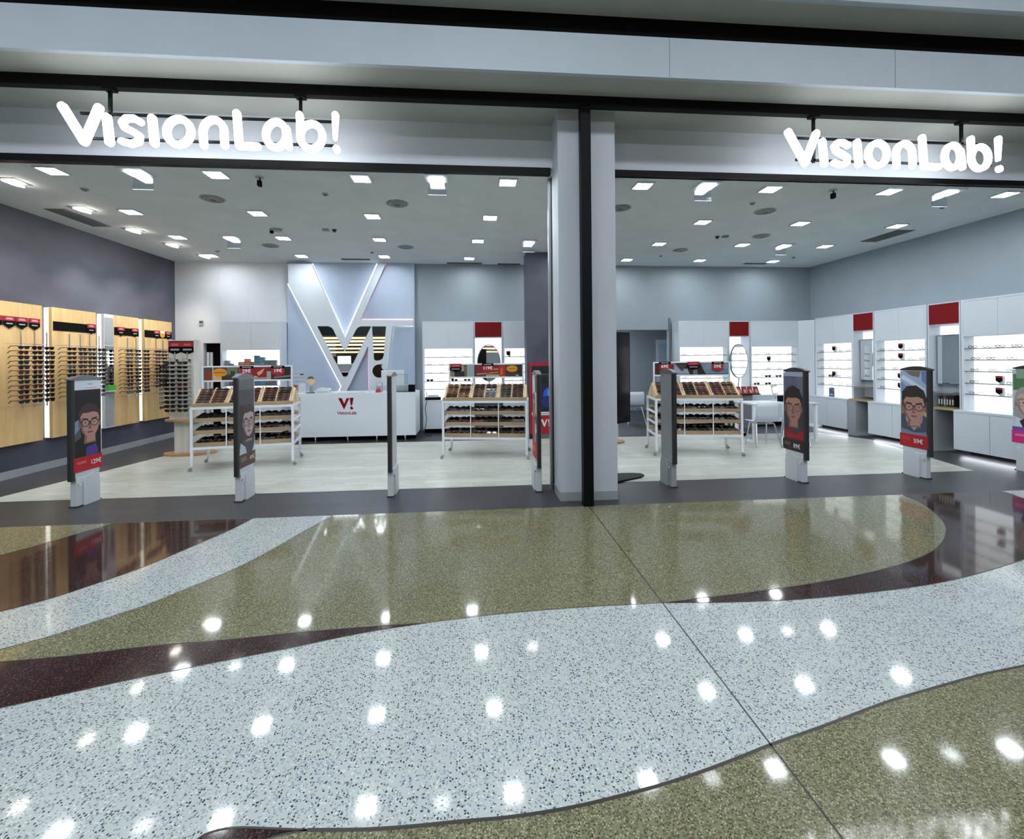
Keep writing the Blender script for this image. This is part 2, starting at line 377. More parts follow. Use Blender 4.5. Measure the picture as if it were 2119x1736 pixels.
# room behind the opening
b = MB(); b.box((OX0 - 1.2, YB + 3.4, 0), (OX1 + 1.6, YB + 3.5, 3.2), 'wall_grey'); b.box((OX0 - 1.3, YB + .15, 0), (OX0 - 1.2, YB + 3.5, 3.2), 'wall_grey')
b.box((OX1 + 1.5, YB + .15, 0), (OX1 + 1.6, YB + 3.5, 3.2), 'wall_grey'); b.box((OX0 - 1.3, YB + .15, 2.8), (OX1 + 1.6, YB + 3.5, 2.9), 'ceil'); struct('wall_inner_room', b)
t = empty('fill_light', (3.6, YB + 1.8, 2.8), 'unseen fill light added to brighten the room behind the back opening', 'ceiling light'); MB().box((-.3, -.3, -.04), (.3, .3, 0), 'white').build('frame', t); MB().box((-.27, -.27, -.05), (.27, .27, -.041), mat('room_fill_lamp', (1, 1, 1), emit=(.85, .93, 1), es=70)).build('diffuser', t)  # lamp out of view, added to brighten the back room
b = MB(); q0 = onY(1357, 703, YB + 3.4); q1 = onY(1362, 711, YB + 3.38)
b.box((q0.x, YB + 3.36, 0), (q0.x + 1.2, YB + 3.4, q0.z), 'white'); b.box((q1.x, YB + 3.33, 0), (q1.x + 0.95, YB + 3.37, q1.z), 'wall_bluecast')
b.box((q1.x + .8, YB + 3.29, 1.0), (q1.x + .9, YB + 3.33, 1.03), 'chrome'); struct('door_1', b)
b = MB(); b.box((DX0, YB + .12, 0), (DX1, YB + .15, DZ), 'matte_black'); struct('doorway_dark', b)  # black sheet standing in for the dark inside the open doorway
b = MB(); b.box((OX1 - .02, YB - .03, 0), (OX1 + .03, YB, OZ + .28), 'mid_grey'); struct('trim_1', b)
b = MB(); b.box((XL, YF + 1.2, 0), (XL + .02, YB, 0.11), 'grey_plastic'); struct('baseboard_left', b)
# ---- ceiling
b = MB(); b.box((XL - .2, 5.53, ZC), (XR + .2, YB + .2, ZC + .1), 'ceil'); struct('ceiling', b)
# ---- shopfront header, rail, soffits, beams
b = MB(); b.box((XL - 1, 5.5, 3.925), (XR + 1, 5.62, 4.6), 'header'); struct('wall_front', b)
b = MB(); b.box((XL - 1, 5.48, 3.85), (0.965, 5.56, 3.928), 'black'); struct('trim_2', b)
b = MB(); b.box((1.76, 5.48, 3.86), (XR + 1, 5.56, 3.928), 'black'); struct('trim_3', b)
b = MB(); b.box((-9, 5.0, 4.44), (12, 5.52, 4.56), 'soffit'); struct('ceiling', b)
b = MB(); b.box((-9, 4.93, 4.385), (12, 5.01, 4.50), 'black'); struct('trim_4', b)
b = MB(); b.box((1.205, 4.93, 0), (1.315, 5.03, 4.40), 'black'); struct('trim_5', b)
b = MB(); b.box((-9, 4.56, 4.495), (12, 4.95, 4.56), 'soffit'); struct('ceiling', b)
b = MB(); b.box((-9, 4.55, 4.49), (12, 4.60, 4.90), 'fascia'); struct('wall_fascia', b)
for i, px in enumerate((1385, 1852)):
    p = onY(px, 90, 4.55); b = MB(); b.box((p.x - .002, 4.548, 4.49), (p.x + .002, 4.551, 4.90), 'mid_grey'); struct('trim_%d' % (30 + i), b)
b = MB(); b.box((-9, 4.57, 4.90), (12, 4.75, 5.12), 'matte_black'); struct('trim_6', b)
b = MB(); b.box((-9, 4.2, 5.10), (12, 4.62, 5.2), 'soffit'); struct('ceiling', b)
b = MB(); b.box((-9, 4.19, 5.095), (12, 4.25, 6.6), 'fascia'); struct('wall_fascia', b)
# side closures of the shopfront
b = MB(); b.box((XL - 1.2, YF, 0), (XL, YF + .62, 4.6), 'header'); b.box((XR, YF + .0, 0), (XR + 1.2, YF + .62, 4.6), 'header'); struct('wall_front', b)
b = MB(); b.box((0.955, 5.62, 0), (0.985, 5.68, 3.85), 'steel'); b.box((0.985, 5.55, 0.0), (1.0, 5.68, 3.85), 'black'); struct('trim_7', b)
b = MB(); b.box((1.755, 5.55, 0), (1.775, 5.66, 3.86), 'black'); struct('trim_8', b)
# pillar between the two shop windows
b = MB(); b.box((0.99, 5.155, 0.10), (1.655, 5.60, 4.45), 'header'); b.box((0.985, 5.145, 0), (1.66, 5.61, 0.10), 'grey_plastic'); struct('wall_pillar', b)
# dark column inside the shop
b = MB(); b.box((1.13, 9.46, 0), (2.2, 9.85, ZC), 'wall_dark'); struct('wall_column', b)
# ---- the mall side behind the camera (mirrored in the logo)
b = MB(); b.box((XA, YA, 6.5), (XB, 4.25, 6.6), 'soffit'); struct('ceiling', b)
for i, (x, y) in enumerate([(-6, 0.5), (0, 0.5), (6, 0.5), (-6, -4.5), (0, -4.5), (6, -4.5)]):  # panels out of view, added so the fascia gets even light
    t = empty('fill_light', (x, y, 6.5), 'unseen gallery fill panel added behind the viewer, %s of the %s row' % (['left', 'middle', 'right'][i % 3], ['nearer', 'farther'][i // 3]), 'ceiling light', 0, 'added mall fill panels')
    MB().box((-2.0, -.35, -.03), (2.0, .35, -.0), 'white').build('frame', t); MB().box((-1.95, -.3, -.04), (1.95, .3, -.031), 'mall').build('diffuser', t)
b = MB(); b.box((XA, -10.2, 3.35), (XB, -10.0, 6.5), 'dark_plastic'); b.box((XA, -21, 0), (XB, -20.8, 3.6), cmat(150, 120, 80)); struct('wall_opposite', b)
b = MB(); b.box((XA, -21, 3.45), (XB, -10.2, 3.5), cmat(150, 130, 95)); struct('ceiling', b)
b = MB(); b.box((XA, -21, -.1), (XB, -14, 0), 'terr_olive'); struct('floor', b)
ORD6 = ['topmost', 'second', 'third', 'fourth', 'lowest']
for k, z in enumerate((3.22, 3.0, 2.77, 2.52, 2.28)):
    t = empty('light_bar', (0, -10.35, z), 'long amber light bar across the gallery opposite, %s of five' % ORD6[k], 'light', 0, 'amber light bars across the gallery')
    MB().box((-11.5, -.08, -.07 + .006 * k), (13, -.05, .07 - .006 * k), 'amber').build('diffuser', t); MB().box((-11.5, -.14, -.085), (13, -.08, .085), c_w).build('housing', t)
t = empty('display_screen', (-8.9, -12.0, 0), 'bright white advertising screen in the shop across the gallery', 'screen')
MB().box((-.45, -.02, 1.1), (.45, .05, 2.05), 'backlit').build('panel', t); MB().box((-.5, -.08, 0), (.5, -.02, 2.1), 'black').build('frame', t)
t = empty('shop_shelf', (-10.4, -12.2, 0), 'brown shelving with red board in the shop across the gallery', 'shelf')
for k in range(5): MB().box((-1.1, -.3, .3 + k * .32), (1.0, .1, .34 + k * .32), cmat(120, 84, 56)).build('board', t)
MB().box((-1.1, -.35, 0), (1.0, -.3, 2.0), cmat(74, 44, 32)).build('back_panel', t); MB().box((-.2, .1, 1.72), (.9, .14, 2.02), cmat(170, 36, 24)).build('red_board', t)
# ================================================================== LIGHTS
G_L = 'downlights of the shop ceiling'
rows = [[(108, 354), (447, 362), (747, 370), (1051, 378), (1330, 385), (1594, 392), (1840, 397), (2080, 403)],
        [(271, 439), (533, 442), (771, 448), (1014, 451), (1230, 456), (1454, 460), (1656, 463), (1856, 468)],
        [(368, 491), (586, 493), (785, 496), (989, 499), (1180, 502), (1364, 505), (1536, 507), (1707, 510)],
        [(436, 529), (624, 530), (795, 531), (971, 535), (1140, 537), (1297, 538), (1448, 539), (1599, 541)]]
rown = ['row nearest the shopfront', 'second row from the shopfront', 'third row from the shopfront', 'row nearest the back wall']
dl = None
for j, row in enumerate(rows):
    for i, (px, py) in enumerate(row):
        p = onZ(px, py, ZC - .012); lab = 'square white downlight, %s from the left in the %s' % (ORD[i], rown[j])
        if dl is None:
            dl = empty('downlight', (p.x, p.y, ZC), lab, 'ceiling light', 0, G_L)
            f = MB(); 
            for (x0, y0, x1, y1) in ((-.12, -.12, .12, -.1), (-.12, .1, .12, .12), (-.12, -.1, -.1, .1), (.1, -.1, .12, .1)): f.box((x0, y0, -.018), (x1, y1, 0), 'white')
            f.build('frame', dl); MB().box((-.1, -.1, -.012), (.1, .1, -.002), 'lampface').build('lamp', dl); dltree = [(k, []) for k in kids(dl)]
        else: copy_tree(dl, (p.x, p.y, ZC), label=lab, group=G_L, tree=dltree)
# downlights with a hanging frosted glass box
gb = None; gpos = ['nearest the left window, above the dark wall side', 'nearest the pillar, left of it', 'nearest the pillar, right of it', 'nearest the right end of the shopfront', 'at the back left', 'at the back beside the dark column', 'at the back right']
for i, (px, py) in enumerate([(281, 358), (903, 371), (1464, 385), (1962, 399), (477, 493), (1095, 502), (1624, 509)]):
    p = onZ(px, py, ZC - .02); lab = 'downlight with hanging glass box, %s' % gpos[i]
    if gb is None:
        gb = empty('boxed_downlight', (p.x, p.y, ZC), lab, 'ceiling light', 0, 'downlights with glass boxes')
        MB().box((-.14, -.14, -.02), (.14, .14, 0), 'white').build('frame', gb)
        MB().box((-.09, -.06, -.03), (.09, .1, -.021), 'lampbox').build('lamp', gb)
        MB().box((-.115, .115, -.17), (.115, .12, -.02), 'frost').build('glass_plate', gb)
        MB().tube([(-.115, .1175, -.172), (.115, .1175, -.172)], .004, 'white_metal').build('rim', gb)
        gtree = [(k, []) for k in kids(gb)]
    else: copy_tree(gb, (p.x, p.y, ZC), label=lab, group='downlights with glass boxes', tree=gtree)
# tilted wall washers
ww = None
for i, (px, py) in enumerate([(27, 379), (170, 435), (276, 478), (356, 508), (423, 531)]):
    p = onZ(px, py, ZC - .02); lab = 'tilted square spotlight by the dark wall, %s from the shopfront' % ORD[i]
    if ww is None:
        ww = empty('wall_spotlight', (p.x, p.y, ZC), lab, 'ceiling light', 0, 'wall spotlights')
        MB().box((-.12, -.12, -.006), (.12, .12, 0), 'mid_grey').build('housing', ww)
        T = Matrix.Translation((0, 0, -.025)) @ Matrix.Rotation(math.radians(14), 4, 'Y')
        MB().box((-.07, -.07, -.01), (.07, .07, .008), 'lampwarm', T).build('lamp', ww)
        ld = bpy.data.lights.new('spot_beam', 'SPOT'); ld.energy = 125; ld.color = (1, .93, .82); ld.spot_size = math.radians(75); ld.spot_blend = .8; ld.shadow_soft_size = .06
        lo = bpy.data.objects.new('spot_beam', ld); C.objects.link(lo); lo.parent = ww; lo.location = (-.02, 0, -.06); lo.rotation_euler = (0, math.radians(22), 0); wtree = [(k, []) for k in kids(ww)]
    else: copy_tree(ww, (p.x, p.y, ZC), label=lab, group='wall spotlights', tree=wtree)
# round diffusers
rd = None; names = ['left front', 'centre front', 'left back', 'centre back', 'beside the pillar', 'right front', 'right back beside the small sensor', 'right centre']
for i, (px, py) in enumerate([(440, 411), (822, 421), (560, 508), (840, 511), (1284, 430), (1583, 437), (1408, 517), (1575, 488)]):
    p = onZ(px, py, ZC); lab = 'round ceiling air diffuser with concentric rings, %s of the shop' % names[i]
    if rd is None:
        rd = empty('air_diffuser', (p.x, p.y, ZC), lab, 'air vent', 0, 'round air diffusers')
        g = MB()
        for r0, z0 in ((.155, 0), (.115, -.008), (.075, -.014)):
            n = 32; vs = []; 
            for rr, zz in ((r0, z0 - .006), (r0 - .022, z0 - .016), (r0 - .03, z0 - .002)):
                vs += [(rr * math.cos(2 * PI * k / n), rr * math.sin(2 * PI * k / n), zz) for k in range(n)]
            g.add(vs, [(q * n + k, q * n + (k + 1) % n, (q + 1) * n + (k + 1) % n, (q + 1) * n + k) for q in range(2) for k in range(n)], 'grey_plastic', True)
        g.build('rings', rd); MB().cyl((0, 0, -.004), .14, .004, 'grille').build('backing', rd); rtree = [(k, []) for k in kids(rd)]
    else: copy_tree(rd, (p.x, p.y, ZC), label=lab, group='round air diffusers', tree=rtree)
def vent(x0, y0, x1, y1, along, lab, m='grille_dark'):
    t = empty('air_grille', ((x0 + x1) / 2, (y0 + y1) / 2, ZC), lab, 'air vent'); hx, hy = (x1 - x0) / 2, (y1 - y0) / 2
    MB().box((-hx, -hy, -.004), (hx, hy, 0), m).build('backing', t); g = MB(); n = 7
    for k in range(n):
        if along == 'y': x = -hx + 2 * hx * (k + .5) / n; g.box((x - .006, -hy, -.012), (x + .006, hy, -.004), 'mid_grey')
        else: y = -hy + 2 * hy * (k + .5) / n; g.box((-hx, y - .003, -.012), (hx, y + .003, -.004), 'mid_grey')
    g.build('slats', t)
vent(-6.15, 7.18, -5.86, 8.05, 'y', 'long grey ceiling grille along the dark left wall')
vent(7.52, 7.50, 7.86, 8.30, 'y', 'long grey ceiling grille along the right wall')
for (px0, px1, py, lab) in [(707, 765, 536, 'slim ceiling slot vent above the big logo'), (925, 997, 544, 'slim ceiling slot vent right of the logo wall'), (1030, 1076, 546, 'slim ceiling slot vent beside the dark column'), (1540, 1586, 545, 'slim ceiling slot vent at the back right')]:
    a, c = onZ(px0, py, ZC), onZ(px1, py, ZC); vent(a.x, a.y - .06, c.x, a.y + .06, 'x', lab)
for i, (px, py, r) in enumerate([(175, 391, .045), (673, 401, .04), (1557, 420, .04), (1950, 428, .04), (450, 519, .04), (770, 522, .035), (1367, 529, .035), (1642, 532, .035)]):
    p = onZ(px, py, ZC); t = empty('smoke_detector', (p.x, p.y, ZC), 'small round ceiling detector, %s of eight counted from front to back' % ORD[i], 'detector', 0, 'ceiling detectors')
    MB().cyl((0, 0, -.012), r, .012, 'grey_plastic').build('base', t); MB().cyl((0, 0, -.025), r * .6, .013, 'mid_grey').build('sensor', t)
for i, (px, py, lab) in enumerate([(571, 474, 'dark flush ceiling camera left of the two small sensors'), (1575, 488, 'dark flush camera at the back right ceiling')]):
    if i: continue
    p = onZ(px, py, ZC); t = empty('ceiling_camera', (p.x, p.y, ZC), lab, 'camera'); MB().cyl((0, 0, -.03), .1, .03, 'grey_plastic', ry=.07).build('base', t); MB().cyl((-.07, 0, -.07), .03, .04, 'matte_black').build('lens_dome', t)
for i, (px, py, lab) in enumerate([(537, 366, 'black hanging ceiling camera in the left half'), (1724, 393, 'black hanging ceiling camera in the right half')]):
    p = onZ(px, py, ZC); t = empty('hanging_camera', (p.x, p.y, ZC), lab, 'camera')
    MB().cyl((0, 0, -.01), .05, .01, 'grey_plastic').build('base', t); MB().tube([(0, 0, -.01), (.01, 0, -.05)], .008, 'matte_black').build('stem', t)
    MB().box((-.02, -.03, -.115), (.02, .03, -.045), 'matte_black').build('body', t, .005)
for i, (px, py, lab, lab2) in enumerate([(674, 474, 'small square ceiling sensor left of the centre downlight', 'small dark ceiling sensor next to a square one at centre'), (1501, 488, 'small square ceiling sensor in the right half', 'small dark ceiling sensor next to a square one at right')]):
    p = onZ(px, py, ZC); q = onZ(px + (18 if i == 0 else -17), py + 1, ZC)
    tag(MB().box((-.05, -.04, -.035), (.05, .04, 0), 'grey_plastic').build('square_sensor', None, .005, (p.x, p.y, ZC)), lab, 'sensor')
    tag(MB().tube([(0, 0, 0), (0, 0, -.02), (.0, 0, -.05)], [.04, .035, .01], 'dark_plastic').build('round_sensor', None, 0, (q.x, q.y, ZC)), lab2, 'sensor')

# ================================================================== SIGNS
S4 = 2.9431
def L4(x, y): return onY(x / S4, y / S4, 4.9)
def stroke(mb, pts, w, m='signlit', dep=.05, y=4.9, w2=None):
    """round-ended stroke in the XZ plane"""
    P = [Vector((p.x, p.z)) for p in pts]
    for i in range(len(P) - 1):
        a, c = P[i], P[i + 1]; d = (c - a)
        if d.length < 1e-6: continue
        d.normalize(); n = Vector((-d.y, d.x)); r0 = w / 2; r1 = (w2 or w) / 2
        q = [a + n * r0, c + n * r1, c - n * r1, a - n * r0]
        mb.prism([(v.x, y, v.y) for v in q], (0, dep, 0), m)
    for i, p in enumerate(P):
        r = w / 2 if (i == 0 or not w2) else w2 / 2
        mb.cyl((p.x, y + .0006, p.y), r, dep - .0012, m, 16, 'y')
def ell(cx, cy, rx, ry, a0=0, a1=360, n=26): return [(cx + rx * math.cos(math.radians(a0 + (a1 - a0) * k / n)), cy - ry * math.sin(math.radians(a0 + (a1 - a0) * k / n))) for k in range(n + 1)]
SW = .076
glyph = [('letter_v', [([(372, 642), (506, 858), (594, 652)], SW * 1.05)]),
         ('letter_i', [([(643, 708), (660, 862)], SW)]),
         ('letter_s', [([(848, 738), (810, 716), (762, 716), (738, 742), (755, 775), (800, 795), (842, 822), (838, 858), (795, 872), (735, 856)], SW * .85)]),
         ('letter_i', [([(920, 715), (935, 868)], SW)]),
         ('letter_o', [(ell(1083, 798, 74, 78), SW * .9)]),
         ('letter_n', [([(1236, 882), (1230, 800)] + ell(1295, 800, 65, 75, 180, 0, 12) + [(1363, 882)], SW * .9)]),
         ('letter_l', [([(1437, 685), (1452, 884), (1565, 888)], SW * .95)]),
         ('letter_a', [(ell(1678, 816, 62, 78), SW * .9), ([(1742, 780), (1756, 892)], SW * .9)]),
         ('letter_b', [(ell(1893, 826, 68, 76), SW * .9), ([(1822, 695), (1826, 830)], SW * .9)]),
         ('exclamation_mark', [([(2040, 696), (2038, 840)], SW * .9, SW * .5), ([(2046, 903), (2048, 906)], SW * .95)])]
for si, (dx, lab) in enumerate([(0, 'lit white channel letter sign over the left window'), (7.62, 'lit white channel letter sign over the right window')]):
    base = Vector((-2.7 + dx, 4.9, 4.385)); t = empty('illuminated_sign', base, lab, 'shop sign', 0, 'lit shop name signs')
    for nm, sts in glyph:
        g = MB()
        for st in sts:
            pts = [L4(x, y) - Vector((-2.7, 4.9, 4.385)) for x, y in st[0]]
            stroke(g, pts, st[1], dep=.035, y=0.0, w2=st[2] if len(st) > 2 else None)
        g.build(nm, t)
    g = MB()
    for z0 in (-.255, -.505):
        g.box((-1.20, .06, z0 - .012), (1.27, .08, z0 + .012), 'black')
    g.build('rail', t)
    for px in ((228, 622) if si == 0 else (1683, 1989)):
        x = onY(px, 215, 4.97).x - base.x
        g = MB(); g.box((x - .014, .06, -.53), (x + .014, .085, .0), 'black'); g.box((x - .05, .03, -.02), (x + .05, .11, .001), 'black'); g.build('hanging_rod', t)

# ================================================================== EYEWEAR PROTOTYPES
def lens_pts(cx, cz, w, h, y, n=10, sag=.0):
    out = []
    for k in range(n):
        a = 2 * PI * k / n; ca, sa = math.cos(a), math.sin(a)
        out.append((cx + w / 2 * math.copysign(abs(ca) ** .75, ca), y, cz + h / 2 * math.copysign(abs(sa) ** .75, sa) - (sag if sa < 0 else 0) * abs(ca)))
    return out
def make_shades(kind):
    """sunglasses: mesh top level = frame; lenses and temples are parts. fronts face -y, temples run to +y"""
    fm = {0: 'frameblack', 1: 'frameblack', 2: 'tort', 3: 'wire', 4: 'plum'}[kind]; lm = {0: 'lens', 1: 'lens', 2: 'lens_b', 3: 'lens', 4: 'lens_u'}[kind]
    w, h = {0: (.060, .044), 1: (.062, .036), 2: (.058, .046), 3: (.058, .05), 4: (.060, .042)}[kind]
    f = MB()
    for sx in (-1, 1):
        o = lens_pts(sx * .035, 0, w, h, 0); i = lens_pts(sx * .035, 0, w - .010, h - .010, 0); n = len(o)
        vs = o + i + [(x, y + .005, z) for x, y, z in o] + [(x, y + .005, z) for x, y, z in i]
        f.add(vs, [(k, (k + 1) % n, n + (k + 1) % n, n + k) for k in range(n)] + [(2 * n + k, 3 * n + k, 3 * n + (k + 1) % n, 2 * n + (k + 1) % n) for k in range(n)] + [(k, 2 * n + k, 2 * n + (k + 1) % n, (k + 1) % n) for k in range(n)], fm)
        f.box((sx * .066 - .006, 0, .006), (sx * .066 + .006, .008, .016), fm)
    f.box((-.010, 0, .006), (.010, .006, .013), fm)
    r = f.build('sunglasses')
    for sx in (-1, 1): MB().prism(lens_pts(sx * .035, 0, w - .009, h - .009, .001), (0, .002, 0), lm).build('lens', r)
    for sx in (-1, 1): MB().prism([(sx * .069, .006, .015), (sx * .070, .10, .013), (sx * .067, .14, -.012), (sx * .067, .145, -.006), (sx * .070, .105, .021), (sx * .069, .006, .021)], (-.003 * sx, 0, 0), fm).build('temple', r)
    return r
def make_thin(kind):
    """fine optical frame standing on a shelf"""
    m = {0: 'wire', 1: 'frameblack', 2: 'tort', 3: 'tan'}[kind]; w, h, tk = {0: (.058, .038, .005), 1: (.058, .040, .007), 2: (.058, .042, .007), 3: (.056, .038, .006)}[kind]
    f = MB()
    for sx in (-1, 1):
        o = lens_pts(sx * .033, h / 2, w, h, 0, 12); i = lens_pts(sx * .033, h / 2, w - 2 * tk, h - 2 * tk, 0, 12); n = len(o)
        vs = o + i + [(x, y + .003, z) for x, y, z in o] + [(x, y + .003, z) for x, y, z in i]
        f.add(vs, [(k, (k + 1) % n, n + (k + 1) % n, n + k) for k in range(n)] + [(2 * n + k, 3 * n + k, 3 * n + (k + 1) % n, 2 * n + (k + 1) % n) for k in range(n)] + [(k, 2 * n + k, 2 * n + (k + 1) % n, (k + 1) % n) for k in range(n)] + [(n + k, n + (k + 1) % n, 3 * n + (k + 1) % n, 3 * n + k) for k in range(n)], m)
        f.box((sx * .066 - .0015, 0, h * .62), (sx * .066 + .0015, .12, h * .62 + .004), m)
    f.box((-.008, 0, h * .6), (.008, .003, h * .6 + .004), m)
    return f.build('eyeglasses')
def make_folded(kind):
    """folded frame lying front-up in a tray"""
    fm, lm = {0: ('tort', 'lens_b'), 1: ('frameblack', 'lens'), 2: ('plum', 'lens_b'), 3: ('tan', 'lens_b'), 4: ('wire', 'lens')}[kind]
    f = MB(); h = .036; w = .056
    for sx in (-1, 1):
        o = [(x, z, .016) for x, y, z in lens_pts(sx * .034, 0, w, h, 0, 10)]; i = [(x, z, .019) for x, y, z in lens_pts(sx * .034, 0, w - .010, h - .012, 0, 10)]
        f.prism(o, (0, 0, .004), fm); f.prism(i, (0, 0, .0015), lm)
    f.box((-.01, 0, .016), (.01, .008, .021), fm)
    f.box((-.062, .004, .004), (.06, .012, .009), fm); f.box((-.06, -.004, .009), (.062, .003, .013), fm)
    f.box((-.066, -.004, .003), (-.058, .012, .018), fm); f.box((.058, -.004, .003), (.066, .012, .018), fm)
    return f.build('folded_glasses')
SH = [make_shades(k) for k in range(5)]; SHT = [[(k, []) for k in kids(o)] for o in SH]; SH_used = set()
TH = [make_thin(k) for k in range(4)]; TH_used = set()
FO = [make_folded(k) for k in range(5)]; FO_used = set()
def put(protos, used, k, loc, rot, label, cat, group, trees=None):
    if k not in used: used.add(k); o = protos[k]; o.location = loc
    else: o = copy_tree(protos[k], loc, tree=trees[k] if trees else [])
    o.rotation_euler = rot; tag(o, label, cat, group); return o

# ================================================================== WOOD WALL PANELS WITH SUNGLASSES
PXF = -6.42
pn = ['nearest the window', 'second from the window', 'beside the slim mirror', 'nearest the back wall']
pan = [(6.45, 7.46, False, [6.92, 7.12, 7.31], 12), (7.62, 8.45, False, [7.69, 7.89, 8.07, 8.26], 12), (8.84, 9.47, False, [8.92 - .02, 9.11, 9.33], 12), (9.61, 10.44, False, [9.65, 9.85, 10.03], 12)]
coln = {3: ['left', 'middle', 'right'], 4: ['first', 'second', 'third', 'fourth']}
for i, (y0, y1, _, cols, nr) in enumerate(pan):
    t = empty('wood_wall_panel', (XL, (y0 + y1) / 2, .48), 'pale oak display panel on the dark wall, %s' % ['nearest the shop window', 'second from the shop window', 'right of the slim mirror', 'nearest the white back wall'][i], 'display panel', 0, 'oak sunglasses panels')
    h = (y1 - y0) / 2; MB().box((.045, -h, 0), (XL * -1 + PXF, h, 2.01), 'wood').build('board', t)
    MB().box((0, -h + .012, .012), (.045, h - .012, 1.99), 'offwhite').build('batten', t)
    if i == 0: MB().box((.01, -h - .006, .01), (.06, -h - .001, 2.0), 'warmled').build('led_strip', t)
    if i in (1, 3): MB().box((.005, -h - .006, .01), (.062, -h - .001, 2.0), 'warmled').build('led_strip', t)
# slim mirror cabinet between panels 2 and 3 with LED edge
t = empty('mirror_cabinet', (XL, 8.73, .48), 'slim wall cabinet with mirror strip between the second and third oak panels', 'cabinet')
MB().box((0, -.11, 0), (.11, .108, 2.01), 'white').build('body', t); MB().box((.005, -.117, .01), (.062, -.111, 2.0), 'warmled').build('led_strip', t)
MB().box((.1105, -.10, .75), (.115, .10, 1.45), 'mirror').build('mirror', t); MB().box((.1105, -.10, .02), (.114, .10, .62), 'grey_plastic').build('door', t)
MB().box((.1105, -.10, 1.47), (.114, .10, 1.95), 'grey_plastic').build('upper_door', t)
tag(MB().box((-6.415, 8.64, 1.14), (-6.37, 8.82, 1.23), cmat(70, 160, 60)).build('green_box'), 'bright green glasses box on the slim mirror cabinet ledge', 'box')
t = empty('cabinet_ledge', (-6.42, 8.73, 1.12), 'thin white ledge under the green box on the mirror cabinet', 'shelf'); MB().box((.0, -.1, 0), (.06, .1, .018), 'white').build('board', t)
# header strips with brand shields
def shields(mb, y0, y1, z, n, x=PXF + .004):
    pass
for i, (y0, y1, strip, tags) in enumerate([(6.5, 7.45, False, [6.6, 6.78, 6.96, 7.14, 7.33]), (7.64, 8.44, True, [8.34]), (8.85, 9.46, True, [9.0, 9.35]), (9.62, 10.43, True, [9.96, 10.31])]):
    z0 = 2.145; t = empty('brand_header', (PXF, (y0 + y1) / 2, z0), 'dark header with red shield tags, oak panel %s' % ['nearest the window', 'second from the window', 'right of the mirror', 'nearest the back wall'][i], 'sign', 0, 'headers of the oak panels'); m_ = (y0 + y1) / 2
    if strip: MB().box((0, y0 - m_, -.01), (.006, y1 - m_, .13), 'matte_black').build('strip', t)
    for ty in tags:
        g = MB(); a = ty - m_; g.prism([(.008, a - .085, .14), (.008, a + .085, .14), (.008, a + .085, .02), (.008, a, -.03), (.008, a - .085, .02)], (.005, 0, 0), 'matte_black')
        g.box((.0132, a - .085, .075), (.0145, a + .085, .14), 'tagred'); g.box((.0147, a - .05, .095), (.0152, a + .05, .103), cmat(220, 190, 195)); g.box((.0147, a - .045, .11), (.0152, a + .04, .118), cmat(220, 190, 195))
        g.box((.0135, a - .045, .03), (.0145, a + .045, .045), cmat(170, 170, 175)); g.build('shield_tag', t)
    if i == 3:
        g = MB(); a = 10.13 - m_; g.prism([(.008, a - .07, .14), (.008, a + .07, .14), (.008, a + .07, .03), (.008, a, -.01), (.008, a - .07, .03)], (.005, 0, 0), cmat(214, 150, 40)); g.box((.0132, a - .07, .09), (.014, a + .07, .14), cmat(235, 225, 200)); g.build('yellow_tag', t)
# racks: vertical rods on two rails
for i, (y0, y1, _, cols, nr) in enumerate(pan):
    t = empty('eyewear_rack', (PXF, cols[0], 1.0), 'steel rod rack of sunglasses on the oak panel %s' % ['nearest the window', 'second from the window', 'right of the mirror', 'nearest the back wall'][i], 'rack', 0, 'steel sunglasses racks')
    for z in (.9, .02):
        g = MB(); g.tube([(.0, -.0, z), (.19, -.0, z)], .006, 'chrome'); g.tube([(.19, 0, z), (.19, cols[-1] - cols[0], z)], .005, 'chrome')
        g.tube([(.0, cols[-1] - cols[0], z), (.19, cols[-1] - cols[0], z)], .006, 'chrome'); g.build('rail', t)
    for cyy in cols: g = MB(); g.box((.185, cyy - cols[0] - .007, .0), (.197, cyy - cols[0] + .007, 1.08), 'steel'); g.build('rod', t)
    for ci, cyy in enumerate(cols):
        cn = coln[len(cols)][ci]
        for r in range(nr):
            if i == 3 and r == 11: continue
            k = random.choice([0, 0, 1, 1, 2, 3]) if i < 3 else random.choice([0, 1, 1, 4, 3])
            if i == 3 and r in (1, 2, 3) and ci == 0: k = 4
            z = 1.845 - r * .0685
            put(SH, SH_used, k, (-6.19 + .002 * (r % 3), cyy + random.uniform(-.004, .004), z), (random.uniform(-.05, .05), 0, PI / 2 + random.uniform(-.06, .06)),
                '%s sunglasses, %s down, %s column, oak panel %s' % (['black', 'slim black', 'brown tortoise', 'wire framed', 'blue tinted'][k], ORD[r], cn, pn[i]), 'sunglasses', 'sunglasses on the oak panels', SHT).scale = (1.12, 1.0, 1.25)

